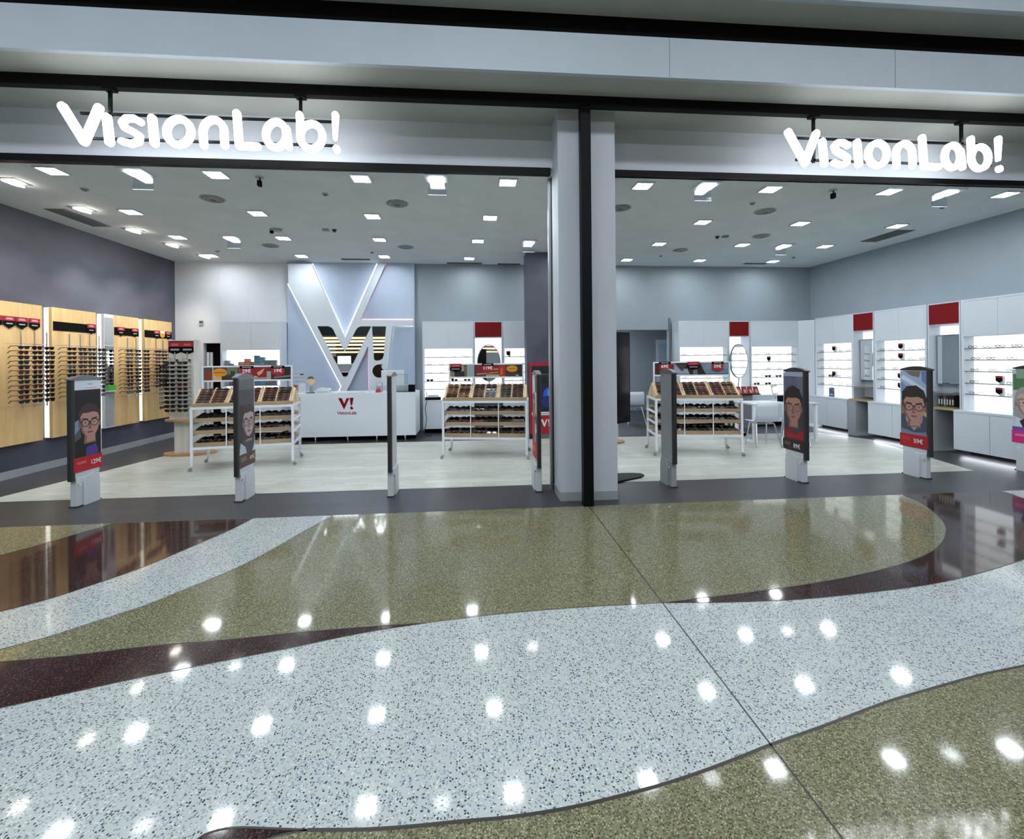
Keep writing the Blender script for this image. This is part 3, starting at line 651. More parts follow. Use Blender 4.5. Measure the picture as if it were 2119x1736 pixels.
# ================================================================== DISPLAY TOWER
def tower(loc, rz, lab, full=True):
    t = empty('display_tower', loc, lab, 'display stand', rz)
    MB().cyl((0, 0, 0), .42, .035, 'woodbase', 40, ry=.26).build('base', t, .006)
    MB().box((-.21, -.10, .035), (.28, .12, .60), 'wash').build('pedestal', t)
    MB().cyl((-.03, 0, .60), .36, .03, 'woodbase', 40, ry=.25).build('shelf', t, .006)
    MB().box((-.285, -.10, .63), (.115, .12, 2.02), 'wash').build('body', t)
    g = MB(); g.box((-.286, -.106, 1.80), (.116, -.1, 2.0), 'matte_black'); g.box((-.286, -.108, 1.90), (.116, -.106, 1.985), 'tagred')
    for x in (-.185, .015):
        g.prism([(x - .09, -.106, 1.80), (x + .09, -.106, 1.80), (x, -.106, 1.765)], (0, .004, 0), 'matte_black')
        g.box((x - .05, -.110, 1.94), (x + .05, -.108, 1.95), cmat(210, 120, 130)); g.box((x - .07, -.108, 1.835), (x + .07, -.106, 1.865), cmat(150, 150, 155)); g.box((x - .06, -.110, 1.92), (x + .06, -.108, 1.93), cmat(210, 120, 130))
    g.build('header', t)
    for x in (-.185, .015):
        g = MB(); g.box((x - .008, -.25, .80), (x + .008, -.238, 1.70), 'steel'); g.box((x - .008, -.25, .86), (x + .008, -.10, .87), 'steel'); g.box((x - .008, -.25, 1.69), (x + .008, -.10, 1.70), 'steel'); g.box((x - .008, -.112, 1.69), (x + .008, -.1, 1.80), 'steel'); g.build('rod', t)
    for x in (-.145, .055): MB().cyl((x, -.125, 1.665), .018, .02, 'dark_plastic', 12, 'y').build('lock', t)
    MB().box((-.297, -.09, .7), (-.285, .1, 2.0), 'mid_grey').build('side_rail', t)
    return t
TW = Vector((-5.0, 8.62, 0)); trz = math.radians(3)
tower(TW, trz, 'white double column sunglasses tower on a round oak base by the dark wall')
Rz = Matrix.Rotation(trz, 3, 'Z')
for ci, x in enumerate((-.185, .015)):
    for r in range(12):
        k = [0, 1, 1, 0, 1, 2, 2, 0, 1, 3, 0, 1][r] if ci else [0, 1, 0, 1, 0, 0, 1, 0, 1, 0, 0, 1][r]
        p = TW + Rz @ Vector((x, -.262, 1.615 - r * .0745))
        put(SH, SH_used, k, p, (0, 0, trz + random.uniform(-.05, .05) + .12), '%s sunglasses, %s down, %s column of the white tower' % (['black', 'slim black', 'brown tortoise', 'wire framed', 'blue tinted'][k], ORD[r], ['left', 'right'][ci]), 'sunglasses', 'sunglasses on the white tower', SHT).scale = (1.2, 1.0, 1.25)
for r in range(10):
    p = TW + Rz @ Vector((-.455, .0, 1.55 - r * .08)); k = r % 2
    put(SH, SH_used, k, p, (0, 0, trz - PI / 2), 'dark sunglasses on the wall side of the white tower, %s down' % ORD[r], 'sunglasses', 'sunglasses on the tower side', SHT)
tower((2.52, 8.75, 0), math.radians(-5), 'white tower with oak foot mostly hidden behind the pillar')

# ================================================================== TRAY TABLES (gondolas)
def art_polys(mb, polys, o, ux, uz, W, H, nrm, d=.0004):
    """flat print: polys = (material, [(u,v)...]) with v downwards, stacked by a hair"""
    for i, (m, P) in enumerate(polys):
        mb.poly([Vector(o) + Vector(ux) * (u * W) + Vector(uz) * ((1 - v) * H) + Vector(nrm) * (d * (i + 1)) for u, v in P], m)
def rc(u0, v0, u1, v1): return [(u0, v0), (u1, v0), (u1, v1), (u0, v1)]
def el(u, v, a, b, n=20, a0=0, a1=360): return [(u + a * math.cos(math.radians(a0 + (a1 - a0) * k / n)), v + b * math.sin(math.radians(a0 + (a1 - a0) * k / n))) for k in range(n)]
c_ = cmat
BAN = {
 1: [(c_(70, 66, 60), rc(0, 0, 1, 1)), (c_(120, 52, 38), el(.05, .62, .05, .42)), (c_(178, 160, 130), rc(.095, .0, .11, 1)), (c_(196, 178, 120), rc(.11, .6, .2, 1)), (c_(214, 138, 26), el(.18, .42, .08, .34)), (c_(160, 96, 20), rc(.115, .36, .245, .46)), (c_(52, 44, 32), rc(.2, .68, .33, 1)),
     (c_(104, 112, 84), rc(.26, 0, .38, .55)), (c_(150, 165, 170), rc(.33, .5, .45, 1)), (c_(60, 48, 46), rc(.3, .3, .35, .7)), (c_(150, 120, 130), rc(.40, 0, .46, .5)), (c_(130, 16, 30), rc(.45, 0, .76, 1)), (c_(206, 150, 120), [(.60, .45), (.69, .1), (.66, .5), (.62, .7)]), (c_(220, 180, 150), [(.54, .65), (.62, .78), (.56, .84)]),
     (c_(150, 136, 118), rc(.55, .82, .75, 1)), (c_(150, 152, 152), rc(.715, .35, .765, 1)), (c_(70, 30, 22), rc(.765, .3, .795, 1)), (c_(28, 24, 22), rc(.795, 0, 1, 1)), (c_(120, 116, 110), [(.8, .78), (1, .68), (1, .8), (.8, .92)])],
 2: [(c_(72, 56, 44), rc(0, 0, 1, 1)), (c_(122, 112, 86), el(.03, .85, .05, .35)), (c_(26, 22, 24), rc(.06, .45, .22, 1)), (c_(150, 150, 130), rc(.155, .05, .195, .55)), (c_(100, 90, 70), rc(.2, .1, .235, 1)), (c_(146, 158, 164), rc(.235, 0, .335, 1)), (c_(84, 40, 34), rc(.345, .05, .42, 1)), (c_(120, 20, 30), rc(.37, .1, .68, .72)),
     (c_(186, 140, 110), [(.37, .75), (.55, .65), (.67, .6), (.67, .68), (.5, .78), (.37, .85)]), (c_(176, 160, 128), rc(.5, .82, .68, 1)), (c_(200, 120, 70), rc(.6, .32, .67, .45)), (c_(150, 44, 24), rc(.68, .05, .765, 1)), (c_(200, 80, 50), rc(.70, .3, .73, .9)), (c_(64, 40, 32), rc(.77, .5, .95, 1)), (c_(206, 136, 28), el(.86, .35, .078, .27)), (c_(150, 92, 24), rc(.81, .3, .91, .38)), (c_(30, 28, 28), rc(.93, .0, 1, 1)), (c_(200, 190, 170), rc(.91, .86, .95, .94))],
 3: [(c_(104, 128, 150), rc(0, 0, 1, 1)), (c_(56, 22, 26), rc(0, 0, .12, 1)), (c_(124, 14, 30), rc(.09, .1, .26, .9)), (c_(16, 16, 20), [(.26, 0), (.62, 0), (.66, .6), (.70, 1), (.46, 1), (.42, .5)]), (c_(150, 154, 164), [(.27, .2), (.37, .75), (.44, .45), (.48, 1), (.26, 1)]), (c_(64, 50, 46), [(.29, .12), (.44, .12), (.37, .7)]), (c_(110, 112, 118), rc(.52, .58, .58, 1)), (c_(22, 34, 60), rc(.26, .93, 1, .97)), (c_(120, 140, 158), rc(.68, .1, 1, .55))],
}
def price_tag(par, x, z, txt, y, top=None, w=.16, h=.13):
    g = MB(); g.prism([(x - w / 2, y, z), (x + w / 2, y, z), (x + w / 2, y, z - h * .75), (x, y, z - h), (x - w / 2, y, z - h * .75)], (0, .004, 0), 'tagred')
    g.box((x - w / 2 - .003, y - .001, z - .03), (x + w / 2 + .003, y, z + .012), 'matte_black'); g.box((x - w / 3, y - .0018, z - .013), (x + w / 3, y - .001, z - .003), c_(200, 190, 190))
    if txt: text_mesh(g, txt, (x, y - .001, z - .092), (1, 0, 0), (0, 0, 1), .075, c_(235, 225, 228), .001, .002)
    g.build('price_tag', par)
def gondola(idx, loc, rz, where):
    W, D = 1.40, .72; TOP = .955
    t = empty('tray_table', loc, 'white wheeled tray table with picture banner, %s' % where, 'display table', rz, 'wheeled tray tables')
    for (x, y) in ((0, 0), (W - .035, 0), (0, D - .035), (W - .035, D - .035)):
        l = MB().box((x, y, .075), (x + .035, y + .035, TOP), 'white_metal').build('leg', t)
        cx, cy = x + .017, y + .017; a = {0: -1, 1: 1}[int(x > .5)]
        g = MB(); g.prism([(cx - .018, cy - .012, .078), (cx + .018, cy - .012, .078), (cx + a * .045, cy - .012, .03), (cx + a * .012, cy - .012, .022)], (0, .024, 0), 'steel'); g.cyl((cx + a * .026, cy - .012, .028), .028, .024, 'grey_plastic', 16, 'y'); g.build('caster', l)
    g = MB()
    for z0, z1 in ((TOP - .035, TOP), (.325, .36)):
        g.box((.035, 0, z0), (W - .035, .03, z1), 'white_metal'); g.box((.035, D - .03, z0), (W - .035, D, z1), 'white_metal')
        g.box((0, .035, z0), (.03, D - .035, z1), 'white_metal'); g.box((W - .03, .035, z0), (W, D - .035, z1), 'white_metal')
    for z in (.52, .70):
        g.box((0.003, .035, z), (.027, D - .035, z + .035), 'white_metal'); g.box((W - .027, .035, z), (W - .003, D - .035, z + .035), 'white_metal')
    g.box((.03, .02, TOP - .012), (W - .03, D - .02, TOP - .002), 'white_metal')
    g.build('frame', t)
    for x in (W / 3 + .005, 2 * W / 3 - .005): MB().box((x - .007, .002, .36), (x + .007, .016, TOP - .035), 'white_metal').build('divider', t)
    # lower trays, three levels by three bays on each side
    bw = (W - .09) / 3
    for lv, z in enumerate((.365, .55, .73)):
        for bay in range(3):
            x0 = .04 + bay * (bw + .007)
            for side in (0, 1):
                g = MB(); ya, yb = (.02, .345) if side == 0 else (D - .02, D - .345); s = 1 if side == 0 else -1
                zr = .045
                g.prism([(x0, ya, z), (x0, yb, z + zr), (x0, yb, z + zr + .008), (x0, ya + s * .012, z + .014), (x0, ya + s * .012, z + .058), (x0, ya, z + .058)], (bw, 0, 0), 'wood3')
                g.prism([(x0, ya, z), (x0, yb, z + zr), (x0, yb, z + zr + .05), (x0, ya, z + .058)], (.006, 0, 0), 'wood3'); g.prism([(x0 + bw - .006, ya, z), (x0 + bw - .006, yb, z + zr), (x0 + bw - .006, yb, z + zr + .05), (x0 + bw - .006, ya, z + .058)], (.006, 0, 0), 'wood3')
                g.build('lower_tray', t)
    # sloping top trays on both sides
    zf, zb, yf, yb = .985, 1.20, .03, .335
    for side in (0, 1):
        fy = (lambda y: y) if side == 0 else (lambda y: D - y)
        g = MB()
        g.prism([(.02, fy(yf), .957), (.02, fy(yf), zf), (.02, fy(yb), zb), (.02, fy(yb), .957)], (W - .04, 0, 0), 'wood2')
        g.prism([(.01, fy(yf - .012), .957), (.01, fy(yf - .012), zf + .022), (.01, fy(yf + .004), zf + .026), (.01, fy(yf + .004), .957)], (W - .02, 0, 0), 'wood3')
        g.build('top_tray', t, 0)
        sl = (zb - zf) / (yb - yf)
        def bar(xa, xb, ya, y2, hh, m='wood2'):
            q = MB(); P = []
            for (x, y) in ((xa, ya), (xb, ya), (xb, y2), (xa, y2)): P.append((x, fy(y), zf + (y - yf) * sl))
            q.prism(P, (0, 0, hh), m); return q
        xs = [.05]
        for s3 in range(3): pass
        sec = [(.055 + k * .445, .055 + k * .445 + .19, .055 + k * .445 + .20, .055 + k * .445 + .39) for k in range(3)]
        dv = MB()
        for (a, b_, c, d) in sec:
            for (xa, xb) in ((a - .012, a), (b_, c), (d, d + .012)):
                P = [(x, fy(y), zf + (y - yf) * sl) for (x, y) in ((xa, yf), (xb, yf), (xb, yb), (xa, yb))]; dv.prism(P, (0, 0, .028), 'wood2')
        dv.build('tray_divider', t)
    # banner frame
    g = MB(); yc = D / 2
    for x in (.06, W - .08): g.box((x - .012, yc - .012, TOP), (x + .012, yc + .012, 1.56), 'white_metal')
    g.box((.048, yc - .012, 1.54), (W - .068, yc + .012, 1.562), 'white_metal'); g.box((.048, yc - .012, 1.315), (W - .068, yc + .012, 1.338), 'white_metal'); g.build('banner_frame', t)
    g = MB(); g.box((.072, yc - .006, 1.338), (W - .092, yc + .006, 1.54), 'grey_plastic')
    art_polys(g, BAN[idx], (.072, yc - .006, 1.338), (1, 0, 0), (0, 0, 1), W - .164, .202, (0, -1, 0)); g.build('banner', t)
    if idx == 1: price_tag(t, .67, 1.545, '29€', yc - .022, w=.19, h=.16); price_tag(t, 1.12, 1.545, '19€', yc - .022, w=.19, h=.16)
    if idx == 2: price_tag(t, .72, 1.55, '119€', yc - .022, w=.19, h=.16)
    if idx == 3: price_tag(t, .24, 1.55, '69€', yc - .022, w=.19, h=.16); price_tag(t, 1.12, 1.545, '59€', yc - .022, w=.19, h=.16)
    if idx in (2, 3):
        x = .17 if idx == 2 else .72; g = MB(); y = yc - .022
        g.prism([(x - .1, y, 1.56), (x + .1, y, 1.56), (x + .1, y, 1.46), (x, y, 1.42), (x - .1, y, 1.46)], (0, .004, 0), 'matte_black'); g.box((x - .1, y - .001, 1.50), (x + .1, y, 1.56), 'tagred')
        g.box((x - .06, y - .0018, 1.52), (x + .06, y - .001, 1.532), c_(210, 120, 130)); g.box((x - .07, y - .0018, 1.463), (x + .07, y - .001, 1.478), c_(150, 150, 155)); g.build('brand_tag', t)
    Rg = Matrix.Rotation(rz, 3, 'Z'); L0 = Vector(loc); slope = math.atan2(zb - zf, yb - yf)
    sn = ['left', 'middle', 'right']; cn = ['left', 'right']; nm = ['left', 'centre', 'right'][idx - 1]
    for s3, (a, b_, c, d) in enumerate(sec):
        for ci, (xa, xb) in enumerate(((a, b_), (c, d))):
            for r in range(6):
                y = yf + .028 + r * .0495; z = zf + (y - yf) * sl + .005; x = (xa + xb) / 2 + random.uniform(-.004, .004)
                k = {1: [0, 0, 2, 1][random.randrange(4)], 2: random.choice([0, 3, 1]) if s3 < 2 else random.choice([1, 1, 0]), 3: random.choice([0, 2, 3, 1])}[idx]
                if idx == 2 and s3 == 1 and ci == 1: k = random.choice([4, 1])
                o = put(FO, FO_used, k, L0 + Rg @ Vector((x, y, z)), (slope, 0, rz), 'folded %s glasses, %s row up, %s column, %s section, %s tray table' % (['tortoise', 'black', 'plum', 'tan', 'silver'][k], ORD[r], cn[ci], sn[s3], nm), 'glasses', 'folded glasses on the %s tray table' % nm)
                o.scale = (1.32, 1.3, 1.1)
    for lv, z in enumerate((.365, .55, .73)):
        for bay in range(3):
            x0 = .04 + bay * (bw + .007)
            for ci in range(2):
                for r in range(4):
                    y = .085 + r * .068; zz = z + .012 + (y - .02) / .325 * .045 + .028; x = x0 + bw * (.26 + .48 * ci) + random.uniform(-.003, .003)
                    k = random.choice([1, 1, 1, 1, 1, 0]); sc_ = 1.25
                    o = put(FO, FO_used, k, L0 + Rg @ Vector((x, y, zz)), (math.radians(62) + random.uniform(-.1, .1), random.uniform(-.06, .06), rz + random.uniform(-.1, .1)), 'dark glasses, %s from front, %s stack, %s bay, %s shelf, %s tray table' % (ORD[r], cn[ci], sn[bay], ['lowest', 'middle', 'upper'][lv], nm), 'glasses', 'glasses in the lower trays of the %s table' % nm)
                    o.scale = (1.32, 1.6, 1.8)
gondola(1, (-4.15, 7.14, 0), math.radians(11.5), 'left of the three, before the counter')
gondola(2, (-.50, 7.58, 0), math.radians(-8.7), 'middle of the three, left of the pillar')
gondola(3, (3.02, 7.38, 0), math.radians(-10.0), 'right of the three, right of the pillar')

# ================================================================== SECURITY GATES with posters
def face(u, v, s, skin, hair, brow, glasses, hairstyle='short', turn=0.0, asp=1.0):
    """flat portrait print: head centre u,v ; s = half width in u ; asp converts u to v units"""
    k = asp; A = lambda L: L; P = []
    sk, sh, hr = c_(*skin), c_(*[int(x * .72) for x in skin]), c_(*hair)
    X = lambda a: u + a * s; Yv = lambda b: v + b * s * k
    # neck
    P.append((sh, [(X(-.5), Yv(.6)), (X(.5), Yv(.6)), (X(.62), Yv(1.7)), (X(-.6), Yv(1.7))]))
    P.append((sk, [(X(-.3 + turn), Yv(.9)), (X(.5), Yv(.9)), (X(.55), Yv(1.55)), (X(-.35), Yv(1.6))]))
    # hair behind
    if hairstyle == 'long': P.append((hr, [(X(-1.15), Yv(-.5)), (X(-.8), Yv(-1.3)), (X(0), Yv(-1.65)), (X(.8), Yv(-1.3)), (X(1.15), Yv(-.4)), (X(1.2), Yv(1.3)), (X(.7), Yv(1.5)), (X(-.7), Yv(1.5)), (X(-1.25), Yv(1.2))]))
    else: P.append((hr, [(X(-1.06), Yv(0)), (X(-1.12), Yv(-.75)), (X(-.75), Yv(-1.35)), (X(-.1), Yv(-1.62)), (X(.65), Yv(-1.4)), (X(1.08), Yv(-.85)), (X(1.06), Yv(0))]))
    # ears
    P.append((sh, [(X(a), Yv(b)) for a, b in el(-1.0, .1, .14, .28, 10)])); P.append((sh, [(X(a), Yv(b)) for a, b in el(1.0, .1, .14, .28, 10)]))
    # face
    P.append((sk, [(X(a), Yv(b)) for a, b in [(-.95, -.4), (-.85, -.95), (-.4, -1.15), (.4, -1.15), (.85, -.95), (.95, -.4), (.93, .2), (.82, .65), (.5, 1.08), (.15, 1.25), (-.15, 1.25), (-.5, 1.08), (-.82, .65), (-.93, .2)]]))
    P.append((sh, [(X(a), Yv(b)) for a, b in [(-.95, -.4), (-.72, -.3), (-.68, .5), (-.4, 1.0), (-.15, 1.25), (-.5, 1.08), (-.82, .65), (-.93, .2)]]))
    # fringe
    P.append((hr, [(X(a), Yv(b)) for a, b in [(-1.06, -.2), (-1.1, -.85), (-.6, -1.45), (.2, -1.55), (.85, -1.2), (1.08, -.7), (1.02, -.25), (.8, -.75), (.35, -.88), (-.2, -.8), (-.7, -.82), (-.9, -.55)]]))
    for sx in (-1, 1):
        P.append((c_(*brow), [(X(sx * .18), Yv(-.32)), (X(sx * .72), Yv(-.42)), (X(sx * .74), Yv(-.3)), (X(sx * .18), Yv(-.22))]))
        P.append((c_(172, 156, 148), [(X(a), Yv(b)) for a, b in el(sx * .44, -.01, .17, .065, 12)])); P.append((c_(34, 26, 22), [(X(a), Yv(b)) for a, b in el(sx * .44, -.01, .075, .065, 12)]))
    if glasses:
        gm = c_(*glasses)
        for sx in (-1, 1):
            o = el(sx * .46, .02, .42, .31, 20); i = el(sx * .46, .02, .35, .25, 20)
            for q in range(20):
                P.append((gm, [(X(a), Yv(b)) for a, b in (o[q], o[(q + 1) % 20], i[(q + 1) % 20], i[q])]))
        P.append((gm, [(X(a), Yv(b)) for a, b in rc(-.1, -.12, .1, -.04)])); P.append((gm, [(X(a), Yv(b)) for a, b in rc(-1.02, -.14, -.84, -.05)])); P.append((gm, [(X(a), Yv(b)) for a, b in rc(.84, -.14, 1.02, -.05)]))
    P.append((sh, [(X(-.02), Yv(-.05)), (X(.1), Yv(.38)), (X(.2), Yv(.5)), (X(-.2), Yv(.52)), (X(-.12), Yv(.38))]))
    P.append((c_(140, 74, 70), [(X(a), Yv(b)) for a, b in [(-.32, .76), (-.1, .70), (.1, .70), (.32, .74), (.15, .86), (-.12, .87)]])); P.append((c_(96, 44, 44), [(X(a), Yv(b)) for a, b in rc(-.3, .765, .3, .785)]))
    return P
K = .38 / 1.03
def lines(u0, v0, w, n, col=(205, 150, 155)): return [(c_(*col), rc(u0, v0 + i * .016, u0 + w, v0 + i * .016 + .006)) for i in range(n)]
POST = {
 0: ([(c_(18, 18, 24), rc(0, 0, 1, 1)), (c_(200, 206, 218), rc(0, 0, 1, .10)), (c_(110, 110, 120), rc(.5, .035, .7, .042)), (c_(200, 150, 160), rc(.4, .075, .85, .085)), (c_(120, 134, 156), [(.0, .45), (.22, .42), (.22, .52), (0, .6)]), (c_(70, 76, 90), [(0, .6), (.22, .52), (.3, .68), (0, .74)])]
     + [(c_(14, 13, 16), [(0, .9), (0, .68), (.25, .62), (.45, .72), (.55, .8), (.8, .72), (1, .64), (1, .9)]), (c_(66, 52, 128), [(.42, .86), (.45, .74), (.8, .72), (.9, .8), (.86, .86)])]
     + face(.58, .47, .37, (170, 128, 118), (58, 46, 42), (50, 38, 34), (34, 26, 28), asp=K) + [(c_(178, 16, 34), rc(-.02, .84, 1.03, 1.0))] + lines(.1, .89, .33, 2), ('129€', .76, .93, .058, (235, 225, 228))),
 1: ([(c_(70, 68, 76), rc(0, 0, 1, 1)), (c_(96, 96, 104), rc(0, 0, 1, .12)), (c_(46, 38, 38), [(0, .3), (.4, .3), (.2, .8), (0, .85)]), (c_(186, 192, 206), [(0, .86), (.1, .72), (.4, .78), (.5, .86)])] + face(.62, .50, .36, (176, 154, 156), (58, 44, 42), (60, 46, 44), (60, 48, 50), 'long', asp=K) + [(c_(190, 196, 208), [(0, .86), (.12, .72), (.34, .86)]), (c_(190, 196, 208), [(.8, .86), (1, .74), (1, .86)]), (c_(84, 60, 50), rc(-.02, .85, 1.03, 1))] + lines(.1, .89, .35, 3, (170, 150, 140)), ('49€', .76, .93, .058, (210, 200, 196))),
 3: ([(c_(196, 198, 204), rc(0, 0, 1, 1)), (c_(96, 82, 74), [(.55, 0), (1, 0), (1, .2), (.62, .2)]), (c_(172, 96, 84), [(0, .24), (.5, .22), (.6, .5), (.5, .84), (0, .84)]), (c_(150, 66, 56), [(0, .5), (.45, .46), (.45, .84), (0, .84)]), (c_(60, 40, 60), [(.62, .45), (1, .5), (1, .84), (.7, .84)]), (c_(214, 216, 224), [(.6, .6), (.8, .56), (.9, .66), (.7, .7)])] + face(.35, .38, .3, (196, 130, 112), (120, 60, 50), (80, 40, 36), (60, 30, 30), 'long', asp=K) + [(c_(186, 24, 40), rc(-.02, .8, 1.03, 1.0))], ('79€', .5, .9, .07, (225, 190, 195))),
 5: ([(c_(96, 100, 122), rc(0, 0, 1, 1))] + [(c_(70 + 5 * (i % 2), 72 + 5 * (i % 2), 92), rc(i * .07, 0, i * .07 + .03, .8)) for i in range(10)] + [(c_(150, 156, 176), rc(0, 0, 1, .05)), (c_(58, 50, 62), rc(.2, .055, .6, .062)), (c_(50, 48, 60), rc(0, .3, 1, .85)), (c_(120, 16, 30), [(0, .86), (0, .74), (.3, .7), (.5, .76), (.75, .76), (.95, .68), (1, .7), (1, .86)])]
     + face(.48, .45, .41, (160, 116, 100), (34, 22, 20), (30, 20, 18), (110, 80, 60), asp=K) + [(c_(24, 16, 16), [(.06, .36), (.06, .26), (.25, .19), (.5, .165), (.8, .21), (.94, .33), (.86, .38), (.8, .30), (.5, .27), (.2, .31)]), (c_(150, 16, 34), [(.05, .84), (.15, .76), (.4, .78), (.6, .79), (.85, .75), (1, .72), (1, .84)]), (c_(28, 22, 26), rc(-.05, .86, 1.03, 1.0))] + lines(.03, .90, .3, 3, (150, 110, 115)) + [(c_(110, 40, 50), rc(.2, .83, .7, .836)), (c_(130, 60, 40), rc(.15, .965, .75, .97))], ('89€', .68, .945, .062, (220, 220, 230))),
 6: ([(c_(150, 168, 196), rc(0, 0, 1, 1)), (c_(116, 134, 176), [(0, .14), (.3, .22), (0, .3)]), (c_(110, 100, 84), [(.15, 0), (.75, 0), (.7, .08), (.4, .06)]), (c_(196, 206, 220), [(.1, .05), (.9, .22), (1, .34), (.5, .2), (0, .1)]), (c_(120, 116, 60), rc(0, .42, 1, .58)), (c_(96, 120, 170), [(.78, 0), (1, 0), (1, .2), (.8, .12)]), (c_(170, 165, 110), rc(.7, .5, 1, .6)), (c_(66, 68, 84), [(0, .84), (0, .58), (.2, .55), (.5, .68), (.8, .55), (1, .6), (1, .84)]), (c_(140, 144, 160), [(.18, .56), (.24, .62), (.5, .72), (.76, .62), (.82, .56), (.8, .66), (.5, .78), (.2, .66)])]
     + face(.5, .47, .42, (172, 126, 112), (40, 28, 26), (44, 30, 28), (44, 24, 26), asp=K) + [(c_(38, 26, 24), [(.05, .42), (.05, .28), (.25, .2), (.6, .185), (.88, .25), (1.0, .38), (.9, .43), (.84, .35), (.6, .31), (.25, .32), (.14, .38)]), (c_(110, 116, 140), [(0, .84), (.05, .76), (.5, .8), (.95, .78), (1, .84)]), (c_(164, 8, 26), rc(-.04, .83, 1.02, 1.0))] + lines(.05, .87, .3, 3, (200, 70, 80)), ('59€', .68, .925, .064, (232, 220, 225))),
 7: ([(c_(176, 186, 200), rc(0, 0, 1, 1)), (c_(70, 110, 70), rc(0, .06, 1, .28)), (c_(120, 150, 130), rc(.1, 0, .5, .12)), (c_(196, 204, 216), [(0, .84), (.1, .6), (1, .5), (1, .84)]), (c_(104, 84, 150), rc(0, .80, 1, .9))] + face(.5, .45, .40, (196, 158, 144), (150, 146, 146), (110, 100, 96), (150, 150, 156), 'long', asp=K) + [(c_(26, 24, 34), [(.2, .7), (.5, .62), (.9, .7), (.7, .82), (.35, .82)]), (c_(92, 70, 150), rc(-.03, .78, 1.02, .83)), (c_(196, 30, 116), rc(-.05, .83, 1.02, 1))] + lines(.05, .88, .7, 2, (236, 180, 210)), None),
}
GX = [-4.46, -2.70, -.975, .80, 2.50, 4.24, 5.96, 7.69]
gl = ['with portrait of a man in dark jacket, leftmost of the row', 'with a portrait of a dark haired woman, before the left tray table', 'seen edge on before the counter', 'with a worn red and pink portrait, just left of the pillar', 'plain grey without poster, just right of the pillar', 'with a portrait of a man in a red shirt', 'with a portrait of a man in round dark glasses', 'with a magenta portrait print, at the right edge']
for i, x in enumerate(GX):
    t = empty('security_gate', (x, 5.49, 0), 'security gate %s' % gl[i], 'security gate', 0, 'security gates along the shop entrance')
    s = 1 if x < 0.2 else -1          # face turned to the viewer's side
    MB().box((-.022, .035, .33), (.022, .39, 1.435), 'offwhite' if i != 4 else 'grey_plastic').build('panel', t, .008)
    g = MB(); g.prism([(-.02, .0, .30), (.02, 0, .30), (.026, .02, .30), (.026, .045, .30), (-.026, .045, .30), (-.026, .02, .30)], (0, 0, 1.14), 'dark_plastic'); g.build('front_edge', t)
    # curved cap
    g = MB(); n = 9; prof = [(-.01 + .42 * k / n, 1.435 + .04 * math.sin(PI * k / n) + .006) for k in range(n + 1)]
    g.prism([(-.03, y, z) for y, z in prof] + [(-.03, .41, 1.425), (-.03, -.01, 1.425)], (.06, 0, 0), 'mid_grey' if i < 5 else 'dark_plastic'); g.build('cap', t, .005)
    # foot
    g = MB(); g.box((-.035, .05, .0), (.035, .375, .33), 'offwhite' if i != 4 else 'grey_plastic'); g.build('base', t, .008)
    g = MB(); pts = [(s * .036, .13, .0), (s * .036, .36, .0), (s * .036, .36, .22)] + [(s * .036, .245 + .115 * math.cos(a), .22 + .13 * math.sin(a)) for a in [PI * k / 12 for k in range(1, 12)]] + [(s * .036, .13, .22)]
    g.prism(pts, (s * .012, 0, 0), 'offwhite' if i != 4 else 'grey_plastic'); g.build('cover', t, .003)
    MB().cyl((s * .02, .075, .25), .014, s * .03, 'chrome', 12, 'x').build('lock', t)
    MB().box((-.045, .04, 0), (.045, .385, .012), 'dark_plastic').build('foot_plate', t)
    if i in POST:
        polys, price = POST[i]; g = MB(); H_, W_ = 1.03, .375; z0 = .385
        if s > 0: o, ux = (.024, .032, z0), (0, 1, 0)
        else: o, ux = (-.024, .407, z0), (0, -1, 0)
        g.poly([Vector(o) + Vector(ux) * a * W_ + Vector((0, 0, b * H_)) for a, b in ((-.03, -.0), (1.03, 0), (1.03, 1), (-.03, 1))], 'offwhite')
        art_polys(g, polys, o, ux, (0, 0, 1), W_, H_, (s, 0, 0), .00006)
        if price:
            txt, pu, pv, sz, col = price
            text_mesh(g, txt, Vector(o) + Vector(ux) * (pu * W_) + Vector((0, 0, (1 - pv) * H_ - .012)), ux, (0, 0, 1), sz * 1.25, c_(*col), .012, .0012)
        g.build('poster', t)
    if i == 4:
        MB().box((-.0235, .28, 1.385), (-.0225, .31, 1.39), 'matte_black').build('badge', t)

# ================================================================== LOGO WALL
LY = 10.50
def V3(x, y, Y=LY): return onY(580 + x / 4.34, 540 + y / 4.34, Y)
lg = empty('logo_sculpture', (-2.6, 10.6, 0.9), 'giant white letter V with exclamation mark on the wall behind the counter', 'wall logo'); LO = Vector((-2.6, 10.6, .9))
board = [(70, 26), (280, 26), (552, 630), (582, 695), (608, 625), (872, 26), (945, 26), (718, 532), (1195, 532), (1195, 582), (1006, 585), (962, 985), (955, 1240), (796, 1240), (794, 960), (787, 765), (590, 1180), (570, 1240), (495, 1240), (524, 1180), (548, 1125), (70, 205)]
MB().prism([V3(*p) - LO for p in board], (0, .10, 0), 'white').build('letter_board', lg)
for pl in ([(70, 205), (548, 1125), (524, 1180)], [(288, 26), (560, 630), (582, 685), (606, 625), (870, 26)], [(1195, 582), (1006, 585), (962, 985)], ):
    MB().tube([V3(*p, LY + .10) - LO for p in pl], .014, 'coolled', 6).build('led_strip', lg)
MB().tube([V3(*p, LY + .11) - LO for p in [(718, 526), (1192, 526)]], .014, 'pinkled', 6).build('led_strip', lg)
MB().tube([V3(*p, LY + .11) - LO for p in [(950, 26), (724, 526)]], .012, 'pinkled', 6).build('led_strip', lg)
